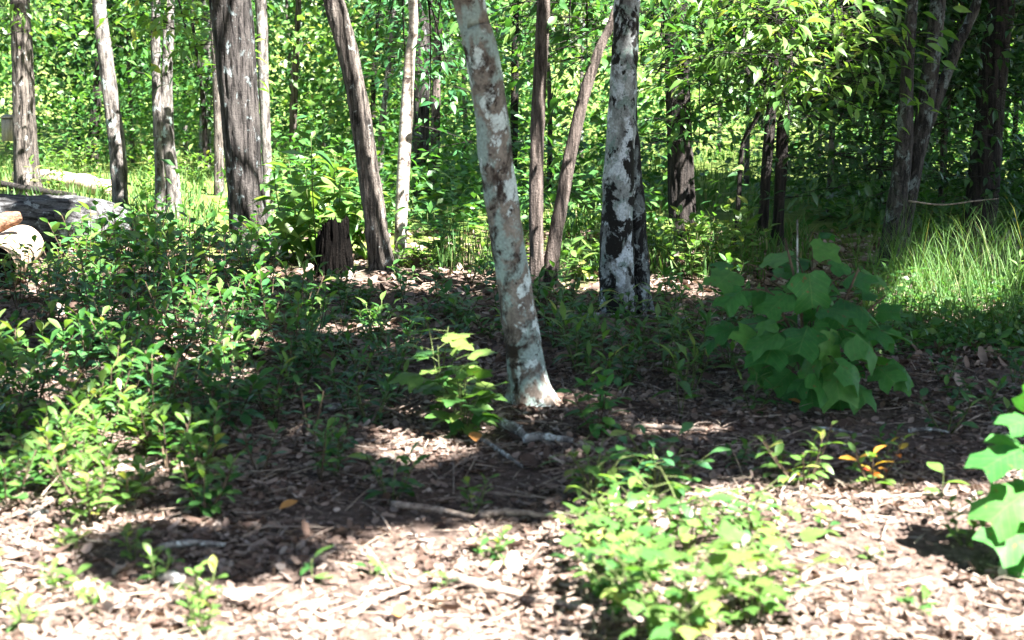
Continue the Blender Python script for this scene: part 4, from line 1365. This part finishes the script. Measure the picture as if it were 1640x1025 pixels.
for (px, py, h, sp, nst, per, sz, shp, mats, lab) in [
        (1075, 1060, .36, .26, 9, 9, .066, 'maple', ['maple', 'yellow_green', 'green'], 'largest sunlit maple seedling clump at the bottom of the bright litter'),
        (1205, 1000, .24, .2, 6, 8, .064, 'maple', ['maple', 'yellow_green'], 'sunlit maple seedling at the outer side of the foreground clump'),
        (985, 985, .21, .17, 7, 10, .058, 'maple', ['yellow_green', 'green'], 'maple seedling at the near inner side of the foreground clump'),
        (1105, 890, .26, .22, 7, 9, .068, 'oval', ['green', 'yellow_green'], 'oval-leaved shrub in the middle of the foreground clump'),
        (975, 880, .2, .18, 7, 9, .07, 'oval', ['green', 'yellow_green'], 'oval-leaved shrub at the inner side of the foreground clump'),
        (1195, 880, .17, .17, 6, 9, .068, 'oval', ['green', 'yellow_green'], 'low oval-leaved shrub at the outer back of the foreground clump'),
        (1050, 800, .2, .17, 7, 9, .075, 'obov', ['green', 'blue_green'], 'half-shaded shrub at the back of the foreground clump'),
        (950, 810, .22, .14, 6, 8, .078, 'oval', ['green', 'yellow_green'], 'upright leafy shoot at the back inner corner of the foreground clump'),
        (1000, 930, .22, .2, 6, 8, .06, 'maple', ['yellow_green', 'maple'], 'yellowish maple shoot between the oval-leaved shrubs in front')]:
    P = Plant('foreground_seedling', lab, 'seedling', px, py, 'plants of the foreground clump')
    lobed_plant(P, h, sp, nst, per, sz, shp, mats)
    P.done()

# --- maple seedling left of the pale trunk, two sprays
P = Plant('maple_seedling', 'yellow-green lobed maple seedling left of the pale trunk foot', 'seedling', 742, 700)
lobed_plant(P, .30, .15, 7, 6, .115, 'maple', ['maple', 'maple', 'green'])
P.done()
P = Plant('maple_seedling', 'upright half-shaded maple seedling with tiered lobed leaves before the thicket gap', 'seedling', 705, 668)
lobed_plant(P, .46, .10, 4, 7, .115, 'maple', ['maple', 'green'])
P.done()
# --- sapling right of the pale trunk
P = Plant('glossy_sapling', 'small glossy oval-leaved sapling right of the pale trunk foot', 'sapling', 955, 698, woody=True)
shrublet(P, .24, .14, 5, 9, .10, 'oval', 'tulip', droop=.3)
P.done()
# --- huckleberry with turned red leaves
for (px, py, h, sp, nst, tu, lab) in [(1290, 795, .26, .24, 6, .05, 'arching huckleberry with a few yellow leaves at the sun line'), (1400, 785, .2, .17, 5, .34, 'huckleberry with red and orange turned leaves at the sun line'),
                                      (1235, 770, .16, .14, 4, .03, 'low huckleberry reaching towards the foreground clump')]:
    P = Plant('huckleberry', lab, 'shrub', px, py, 'huckleberries at the sun line', woody=True)
    shrublet(P, h, sp, nst, 9, .068, 'oval', 'yellow_green', turned=tu, droop=.25)
    P.done()
# --- single small plants
for (px, py, h, sp, nst, per, sz, shp, mat, lab) in [
        (500, 938, .07, .03, 1, 4, .07, 'oval', 'green', 'three-leaved sprout alone on the bright litter'),
        (600, 925, .05, .03, 2, 3, .055, 'oval', 'green', 'flat small sprout right of the three-leaved one'),
        (628, 800, .16, .12, 5, 6, .085, 'oval', 'green', 'round-leaved plant at the edge of the dark shadow'),
        (757, 822, .16, .06, 2, 10, .055, 'obov', 'yellow_green', 'upright leafy shoot rising from the sun line'),
        (540, 762, .2, .09, 3, 9, .07, 'oval', 'blue_green', 'bluish upright seedling in shade above the bright litter'),
        (790, 895, .1, .09, 4, 7, .05, 'obov', 'green', 'spreading sprig before the pale fallen stick'),
        (710, 950, .05, .03, 2, 3, .045, 'oval', 'green', 'tiny sprout beside the thick pale stick'),
        (1322, 872, .07, .05, 2, 3, .07, 'oval', 'green', 'two-leaved seedling on the sunny litter'),
        (1545, 885, .15, .11, 5, 8, .05, 'oval', 'yellow_green', 'bushy pale sprig beside the broad sunlit leaves'),
        (1508, 812, .12, .04, 1, 3, .085, 'broad', 'yellow_green', 'single-leafed stalk standing in the sunny litter'),
        (1395, 905, .04, .05, 2, 4, .04, 'oval', 'yellow_green', 'flat sprig in the open sunny litter'),
        (1470, 985, .06, .06, 3, 4, .06, 'oval', 'green', 'small green sprout low in the sunny litter'),
        (1205, 655, .2, .1, 3, 8, .075, 'oval', 'green', 'narrow seedling in shade left of the broad-leaved sapling'),
        (1090, 665, .34, .06, 2, 5, .16, 'lance', 'green', 'tall strap-leaved stalk standing in shaded litter'),
        (1180, 745, .1, .07, 3, 5, .06, 'oval', 'green', 'dim seedling between foreground clump and sapling'),
        (1530, 640, .08, .08, 3, 6, .07, 'oval', 'blue_green', 'dim low plant right of the broad-leaved sapling'),
        (1425, 720, .1, .05, 2, 6, .055, 'oval', 'blue_green', 'slim dim seedling in the dark litter'),
        (1615, 520, .42, .1, 2, 12, .09, 'lance', 'yellow_green', 'upright yellowish shoot in the tall grass')]:
    P = Plant('seedling', lab, 'seedling', px, py)
    shrublet(P, h, sp, nst, per, sz, shp, mat, base_r=.003)
    P.done()

# --- overhanging branches with big leaves, part of the thin black pair and of the moss-blotched tree
def hanging_branch(tr, start, tips, nleaf, size, shape, mat, seed, name='branch'):
    r = random.Random(seed)
    root = tr['root']
    off = np.array(root.location)
    mb = MB()
    lv = []
    for tip in tips:
        a, b = np.array(start), np.array(tip)
        m = a * .4 + b * .6 + np.array([r.uniform(-.1, .1), r.uniform(-.1, .1), .1 + .3 * max(0, a[2] - b[2])])
        path = smooth_path([[*(a - off), .014], [*(m - off), .009], [*(b - off), .003]], 14)
        mb.tube(path, 6)
        for j in range(nleaf):
            t = .15 + .85 * r.random() ** .8
            f = t * 13
            k = min(int(f), 12)
            p = path[k, :3] * (1 - f + k) + path[k + 1, :3] * (f - k)
            az = r.uniform(0, 6.28)
            # side twig
            q = p + np.array([math.cos(az), math.sin(az), r.uniform(-.3, .2)]) * r.uniform(.04, .36)
            mb.tube(np.array([[*p, .0022], [*q, .0014]]), 3, cap=False)
            d = q - p + np.array([r.uniform(-.1, .1), r.uniform(-.1, .1), r.uniform(-.12, .04)])
            lv.append((q, d, size * r.uniform(.65, 1.15)))
    br = link(name, mb.mesh(name, B['black']), root)
    for q, d, s in lv:
        o = link('leaf', leaf_mesh(shape, r.randrange(4), mat), br)
        o.matrix_basis = Matrix.Translation(q) @ (frame(d, (0, 0, 1), r.uniform(-.7, .7)) * s).to_4x4()
    return br

def low_sprays(tr, boxes, mat, leaf, seed, per=16, rad=.26):
    """flat layered leaf sprays low on a tree: boxes of (px0, px1, py0, py1, depth0, depth1, sprays)"""
    r = np.random.default_rng(seed + 500)
    root = tr['root']
    off = np.array(root.location)
    pos, dr = [], []
    mb = MB()
    for (x0, x1, y0, y1, d0, d1, n) in boxes:
        for _ in range(n):
            c = at(r.uniform(x0, x1), r.uniform(y0, y1), r.uniform(d0, d1))
            tilt = r.normal(0, .22, 2) + np.array([0, -.12])
            q = r.normal(0, rad, (per, 2)) * np.array([1.2, 1])
            p = np.stack([c[0] + q[:, 0], c[1] + q[:, 1], c[2] + q[:, 0] * tilt[0] + q[:, 1] * tilt[1] - .25 * (q ** 2).sum(1) + r.normal(0, .025, per)], 1)
            pos.append(p)
            dr.append(np.stack([q[:, 0], q[:, 1], -.1 + 0 * q[:, 0]], 1) * 2 + r.normal(0, .35, (per, 3)))
            for k in range(0, per, 3):
                mb.tube(np.array([[*(c - off), .004], [*((c + p[k]) / 2 - off + np.array([0, 0, .01])), .0025], [*(p[k] - off), .0012]]), 3, cap=False)
    pos, dr = np.vstack(pos), np.vstack(dr)
    n = len(pos)
    link('low_foliage', leaf_mass('low_foliage', pos - off, dr, r.uniform(.6, 1.25, n) * leaf, r.normal(0, .45, n), SHAPES['ellip', 1], G[mat], True), root)['kind'] = 'stuff'
    link('twigs', mb.mesh('twigs', B['black']), root)['kind'] = 'stuff'

low_sprays(t14, [(1160, 1400, -40, 90, 9.3, 10.4, 34), (1200, 1400, 60, 190, 9.6, 10.6, 16)], 'yellow_green', .12, 1)
low_sprays(t13, [(1020, 1200, -40, 130, 10.2, 11.4, 26), (1040, 1180, 110, 245, 10.6, 11.4, 14)], 'green', .115, 2)
low_sprays(t_v, [(810, 960, -40, 100, 9.6, 10.8, 14)], 'green', .11, 3)
low_sprays(t_birch, [(590, 745, -40, 130, 12.3, 13.6, 26), (660, 740, 110, 230, 12.3, 13.4, 6)], 'blue_green', .11, 4)
low_sprays(t3, [(210, 340, -40, 60, 13, 14, 12), (290, 330, 60, 130, 13, 14, 3)], 'yellow_green', .12, 5)
low_sprays(t15, [(1230, 1420, 90, 330, 11.2, 13.5, 44), (1420, 1660, -30, 330, 11.2, 13, 50)], 'dark', .105, 6)
low_sprays(t16, [(1480, 1680, -30, 380, 13, 15, 40), (1300, 1500, 150, 380, 13, 15, 30)], 'dark', .105, 7)
low_sprays(t1, [(-30, 130, -40, 60, 15.5, 17, 12)], 'yellow_green', .11, 8)
YB = t14['root'].location.y
hanging_branch(t14, at(1262, -60, YB), [at(1405, 70, 9.4), at(1350, 110, 9.8), at(1380, 10, 9.6), at(1310, 50, 9.9), at(1330, 150, 9.9), at(1370, 130, 9.5), at(1290, 20, 9.6), at(1345, 40, 9.3)], 36, .125, 'ellip', 'yellow_green', 1)
hanging_branch(t14, at(1255, -70, YB), [at(1180, 90, 9.9), at(1220, 170, 10.0), at(1260, 190, 9.8), at(1160, 140, 10.1), at(1240, 60, 9.7), at(1280, 110, 10), at(1210, 20, 9.9)], 32, .125, 'ellip', 'green', 2)
Y13 = t13['root'].location.y
hanging_branch(t13, at(1085, -60, Y13), [at(1060, 120, 10.8), at(1100, 210, 11.0), at(1120, 235, 11.0), at(1040, 60, 10.9), at(1140, 170, 11.1), at(1075, 180, 11), at(1130, 60, 10.6), at(1080, 20, 10.8)], 32, .12, 'ellip', 'green', 3)
hanging_branch(t_v, at(968, -60, 9.6), [at(910, 60, 9.8), at(860, 90, 10.2), at(940, 110, 10), at(880, 20, 9.9), at(830, 50, 10.2), at(910, 10, 10)], 30, .115, 'ellip', 'green', 4)
hanging_branch(t_birch, at(664, -50, 11.2), [at(620, 40, 12.3), at(700, 60, 12.2), at(650, 120, 12.3), at(720, 120, 12.4), at(600, 80, 12.5), at(690, 180, 12.4), at(730, 40, 12.2), at(640, 10, 12.1)], 32, .115, 'ellip', 'blue_green', 5)
hanging_branch(t3, at(272, -40, 13.8), [at(240, 60, 13.6), at(300, 50, 13.4), at(310, 100, 13.6), at(215, 30, 13.8)], 18, .13, 'oval', 'yellow_green', 6)

# ------------------------------------------------------------------ stump, logs, nest box, sticks
def stump():
    x, y = ground_at(536, 446)
    root = thing('rotten_stump', 'jagged black rotten stump in front of the large-leaved shrub', 'stump', (x, y, gz(x, y)))
    n, m = 72, 26
    th = np.linspace(0, 2 * math.pi, n, endpoint=False)
    s = y / F
    top = .33 + .06 * np.sin(th * 1 + 2.4) + .05 * (noise(np.stack([np.cos(th) * 5, np.sin(th) * 5, 0 * th], 1), 3) - .5) + .07 * np.round(noise(np.stack([np.cos(th) * 9, np.sin(th) * 9, 0 * th], 1), 8) * 3) / 3
    V = []
    for j in range(m):
        t = j / (m - 1)
        z = -.05 + (top + .05) * t
        r0 = .148 - .038 * t + .05 * max(0, .25 - t)
        p = np.stack([np.cos(th) * 8, np.sin(th) * 8, z * 2.5], 1)
        rr = r0 + .05 * (np.abs(fbm(p, 4) - .5) * 2 - .3) + .012 * (noise(p * 3, 9) - .5)
        V.append(np.stack([np.cos(th) * rr, np.sin(th) * rr * .9, z], 1))
    inner = []
    for j in range(6):
        t = j / 5
        rr = (.112 - .045 * t) * (1 + .2 * (noise(np.stack([np.cos(th) * 6, np.sin(th) * 6, 0 * th + j], 1), 5) - .5))
        inner.append(np.stack([np.cos(th) * rr * .85, np.sin(th) * rr * .8, top - .02 - .16 * t], 1))
    V = np.vstack(V + inner)
    rows = m + 6
    i = np.arange(rows - 1)[:, None] * n
    j = np.arange(n)[None]
    Q = np.stack([i + j, i + (j + 1) % n, i + n + (j + 1) % n, i + n + j], -1).reshape(-1, 4)
    V = np.vstack([V, [[0, 0, .1]]])
    last = (rows - 1) * n
    T = np.stack([last + np.arange(n), last + (np.arange(n) + 1) % n, np.full(n, len(V) - 1)], 1)
    for nd in B['rot'].node_tree.nodes:
        if nd.type == 'BSDF_PRINCIPLED':
            nd.inputs['Specular IOR Level'].default_value = 0.03
    link('body', mesh_np('body', V, Q, T, B['rot'], False), root)
    for k, a in enumerate((-1.9, -1.5, -1.1, -.6, .2, 3.3, 4.0)):
        rr = .106
        h = .30 + .05 * math.sin(k * 2.3)
        mb = MB().tube(np.array([[math.cos(a) * (rr + .03), math.sin(a) * (rr + .02), .03, .010], [math.cos(a) * (rr + .005), math.sin(a) * rr, h * .6, .009], [math.cos(a) * (rr - .02), math.sin(a) * (rr - .02), h + .04, .003]]), 5)
        link('splinter', mb.mesh('splinter', B['rot'], False), root)

stump()

def log_mesh(path, ring, disp, mat):
    V, Q, T = tube(path, ring, disp)
    return mesh_np('log', V, Q, T, B[mat], True)

YL = D(402)
zc = at(60, 362, YL)[2]
rl = .24
path = smooth_path([[at(-260, 362, YL)[0], YL - .25, rl, rl * 1.08], [at(-60, 362, YL)[0], YL - .08, rl, rl * 1.03], [at(60, 362, YL)[0], YL, rl - .01, rl], [at(135, 362, YL)[0], YL + .1, rl - .02, rl * .9], [at(190, 362, YL)[0], YL + .25, rl - .06, rl * .62]], 90)
o = thing('fallen_log', 'big grey lichened log lying behind the thicket', 'log', (float(path[45, 0]), YL, 0))
off = np.array(o.location)
pl = path.copy()
pl[:, :3] -= off
V, Q, T = tube(pl, 64, lambda V, th, row: .055 * (fbm(np.stack([V[:, 0] * 3, V[:, 1] * 13, V[:, 2] * 13], 1), 6) - .5) * 2)
link('bark', mesh_np('bark', V, Q, T, B['log'], True), o)
for (px, py) in [(98, 345), (55, 372)]:
    p = at(px, py, YL - .2) - off
    link('branch_stub', MB().tube(np.array([[*(p + np.array([0, .12, 0])), .05], [*p, .042], [*(p + np.array([-.01, -.05, .01])), .034]]), 10).mesh('branch_stub', B['log']), o)

YC = D(462)
a0 = at(-14, 428, YC - .1)
a1 = at(38, 392, YC + .55)
bl = thing('bare_log', 'short pale debarked log glowing in sun before the big log', 'log', (float(a1[0]), float(a1[1]), 0))
off = np.array(bl.location)
pth = smooth_path([[*(a0 - off), .16], [*((a0 + a1) / 2 - off), .165], [*(a1 - off), .15]], 20)
pth[:, 2] = np.maximum(pth[:, 2], pth[:, 3] - .03)
V, Q, T = tube(pth, 36, lumps(6, .014, 4), cap=False)
link('bare_wood', mesh_np('bare_wood', V, Q, None, B['bare'], True), bl)
for end, mt in ((0, 'rot'), (-1, 'bare')):
    c = pth[end, :3]
    n = 36
    ringv = V[:n] if end == 0 else V[-n:]
    ax = (pth[1, :3] - pth[0, :3])
    ax = ax / np.linalg.norm(ax)
    VV = np.vstack([ringv, c * .4 + ringv * .6 + ax * .012 * (1 if end == 0 else -1), c + ax * .03 * (1 if end == 0 else -1)])
    jj = np.arange(n)
    jn = (jj + 1) % n
    link('cut_end', mesh_np('cut_end', VV, np.stack([jj, jn, n + jn, n + jj], 1), np.stack([n + jj, n + jn, np.full(n, 2 * n)], 1), B[mt]), bl)

def chunk(name, label, cat, p0, p1, r, mat, seed, ring=10, amp=.35, rows=9):
    p0, p1 = np.array(p0, float), np.array(p1, float)
    c = (p0 + p1) / 2
    t = np.linspace(0, 1, rows)[:, None]
    path = np.hstack([(p0 - c) * (1 - t) + (p1 - c) * t, (r * (1 - .35 * np.abs(2 * t - 1) ** 3))])
    V, Q, T = tube(path, ring, lambda V, th, row: r * amp * (noise(V * (1.2 / r), seed) - .5) * 2)
    return tag(link(name, mesh_np(name, V, Q, T, B[mat], False), loc=tuple(c)), label, cat)

chunk('broken_wood', 'orange-brown broken wood chunk on top of the bare log', 'wood', at(-12, 362, YC + .12), at(34, 346, YC + .2), .055, 'orange_wood', 3)
# pale fallen log in the clearing
YF = D(314)
pf = smooth_path([[*at(30, 268, YF + 2.2)[:2], .06, .10], [*at(110, 290, YF + 1)[:2], .08, .13], [*at(188, 312, YF)[:2], .07, .12]], 30)
pf[:, 2] += ground_z(pf[:, 0], pf[:, 1])
o = thing('pale_log', 'sun-bleached log lying in the clearing behind the big log', 'log', tuple(pf[15, :3]))
pp = pf.copy()
pp[:, :3] -= np.array(o.location)
V, Q, T = tube(pp, 20, lumps(5, .025, 8))
link('bare_wood', mesh_np('bare_wood', V, Q, T, B['bare'], True), o)
# dark branch near it
pb_ = smooth_path([[*at(-30, 282, 17.5)[:2], .16, .04], [*at(40, 298, 16.8)[:2], .10, .045], [*at(120, 312, 16)[:2], .08, .04]], 16)
tag(link('fallen_branch', MB().tube(pb_, 8, disp=lumps(8, .012, 2)).mesh('fallen_branch', B['black'])), 'dark fallen branch at the foot of the trunk beside the nest box', 'branch')

# nest box on its post
YN = 17.6
c = at(16, 208, YN)
s = YN / F
nb = thing('nest_box', 'small grey wooden nest box on a post left of the straight trunk', 'nest box', (float(c[0]) + .06, YN + .06, gz(c[0], YN)))
off = np.array(nb.location)
def boxm(x0, x1, y0, y1, z0, z1, slope=0):
    V = np.array([(x0, y0, z0), (x1, y0, z0), (x1, y1, z0), (x0, y1, z0), (x0, y0, z1), (x1, y0, z1), (x1, y1, z1 + slope), (x0, y1, z1 + slope)])
    Q = np.array([(0, 3, 2, 1), (4, 5, 6, 7), (0, 1, 5, 4), (1, 2, 6, 5), (2, 3, 7, 6), (3, 0, 4, 7)])
    return V, Q
w, h = 20 * s / 2, 34 * s / 2
for nm, args in (('front_board', (c[0] - w, c[0] + w, YN - .08, YN - .065, c[2] - h, c[2] + h, 0)), ('side_board', (c[0] - w + .002, c[0] - w + .016, YN - .063, YN + .05, c[2] - h, c[2] + h + .01, .02)),
                 ('side_board', (c[0] + w - .016, c[0] + w - .002, YN - .063, YN + .05, c[2] - h, c[2] + h + .01, .02)), ('bottom_board', (c[0] - w + .018, c[0] + w - .018, YN - .063, YN + .05, c[2] - h + .004, c[2] - h + .02, 0)),
                 ('back_board', (c[0] - w, c[0] + w, YN + .052, YN + .066, c[2] - h, c[2] + h + .05, 0)), ('roof_board', (c[0] - w - .004, c[0] + w + .004, YN - .09, YN + .05, c[2] + h + .013, c[2] + h + .028, .03))):
    V, Q = boxm(*args)
    link(nm, mesh_np(nm, V - off, Q, None, B['board']), nb)
V, Q = boxm(c[0] + .045, c[0] + .085, YN + .068, YN + .10, off[2] - .1, c[2] + h + .09)
link('post', mesh_np('post', V - off, Q, None, B['board']), nb)
def stick(px0, py0, px1, py1, r, mat, label, lift=.0, bow=.02, name='fallen_stick', cat='stick', rag=.25):
    a, b = ground_at(px0, py0), ground_at(px1, py1)
    p0 = np.array([a[0], a[1], gz(*a) + r * .8 + .018])
    p1 = np.array([b[0], b[1], gz(*b) + r * .6 + .018 + lift])
    c = (p0 + p1) / 2
    m = c + np.array([U(-bow, bow), U(-bow, bow), .3 * bow])
    path = smooth_path([[*(p0 - c), r], [*(m - c), r * .95], [*(p1 - c), r * .6]], 14)
    mb = MB().tube(path, 9, disp=lambda V, th, row: r * rag * (noise(V * (.9 / r), int(px0)) - .5) * 2)
    o = tag(link(name, mb.mesh(name, B[mat], False), loc=tuple(c)), label, cat)
    return o

stick(716, 940, 838, 972, .016, 'stick', 'thick pale stick end lying on the bright litter', .0)
stick(838, 975, 1000, 1012, .010, 'stick', 'long thin stick leading under the foreground clump')
stick(628, 822, 760, 838, .012, 'stick', 'knobbly pale stick along the sun line')
stick(768, 836, 884, 838, .014, 'stick', 'straight white stick just before the foreground clump')
stick(252, 896, 362, 884, .011, 'stick_grey', 'grey stick lying in the dark shadow')
stick(838, 712, 918, 716, .020, 'stick_grey', 'white lichened stick at the foot of the pale trunk', bow=.03)
stick(804, 690, 846, 712, .022, 'stick_grey', 'short thick lichened stick against the pale trunk foot')
stick(768, 712, 836, 748, .011, 'stick_grey', 'smooth grey stick slanting below the maple seedling')
stick(920, 720, 975, 745, .006, 'stick', 'thin twig near the back of the foreground clump')
stick(1600, 608, 1660, 645, .008, 'stick', 'pale stick sloping up at the end of the dim litter', .03)
stick(930, 516, 1105, 524, .012, 'stick_grey', 'long grey stick before the moss-blotched trunk', .02)
stick(1455, 688, 1520, 692, .009, 'stick_grey', 'grey stick in the dim litter below the grass')
stick(1010, 690, 1130, 694, .012, 'stick', 'sunlit bark strip in the bright band of litter', name='bark_strip', cat='bark')
stick(1440, 815, 1530, 805, .008, 'stick', 'straight twig at the sun line under the single-leafed stalk')
stick(1280, 960, 1400, 935, .008, 'stick', 'faint twig across the sunny litter')
stick(560, 1010, 660, 955, .010, 'stick', 'pale slanting stick low in the bright litter')
stick(470, 405, 500, 412, .02, 'stick', 'sunlit broken branch left of the rotten stump')
stick(1300, 690, 1380, 700, .008, 'stick_grey', 'thin grey twig in shade below the sapling')
stick(60, 1000, 150, 975, .010, 'stick', 'bleached twig at the near corner of the litter')
# horizontal dead twig hanging in the dark wood
tag(link('dead_twig', MB().tube(smooth_path([[*at(1455, 322, 10.5), .008], [*at(1510, 328, 10.5), .007], [*at(1560, 322, 10.5), .006], [*at(1600, 318, 10.6), .003]], 14), 6).mesh('dead_twig', B['stick'])),
    'bare pale twig stretched between the three-stemmed tree and the leaning black trunk', 'twig')

# single fallen leaves that stand out
for (px, py, sz, lab) in [(448, 830, .07, 'orange fallen leaf at the shadow edge of the bright litter'), (762, 722, .09, 'tan fallen leaf beside the smooth grey stick'), (1283, 650, .06, 'rusty fallen leaf under the broad-leaved sapling'),
                          (1305, 655, .06, 'orange fallen leaf under the sapling edge'), (640, 1015, .06, 'curled orange leaf low in the bright litter')]:
    x, y = ground_at(px, py)
    V, Q, T = SHAPES['broad', 1]
    o = link('fallen_leaf', mesh_np('fallen_leaf', V * sz, Q, T, G['litter_orange'], True), loc=(x, y, gz(x, y) + .035))
    o.rotation_euler = (U(.1, .5), U(-.3, .3), U(0, 6))
    tag(o, lab, 'leaf')
# pale stones
for (px, py, r, lab) in [(60, 838, .032, 'pale stone on the bright litter edge'), (275, 938, .03, 'white stone beside the dark shadow'), (548, 515, .04, 'grey stone in the fleck of sun before the stump'), (535, 665, .03, 'small grey stone in shade beside the dark herbs')]:
    x, y = ground_at(px, py)
    n, m = 16, 9
    V = []
    for j in range(m + 1):
        f = math.pi * j / m
        for i in range(n):
            t = 2 * math.pi * i / n
            V.append((math.sin(f) * math.cos(t), math.sin(f) * math.sin(t), math.cos(f)))
    V = np.array(V)
    V = V * (1 + .45 * (noise(V * 1.6 + px, 4)[:, None] - .5)) * np.array([1.3, 1, .55]) * r
    i = np.arange(m)[:, None] * n
    j = np.arange(n)[None]
    Q = np.stack([i + j, i + n + j, i + n + (j + 1) % n, i + (j + 1) % n], -1).reshape(-1, 4)
    tag(link('stone', mesh_np('stone', V, Q, None, B['stick_grey'], True), loc=(x, y, gz(x, y) + .02)), lab, 'stone')
print('objects', len(bpy.data.objects))
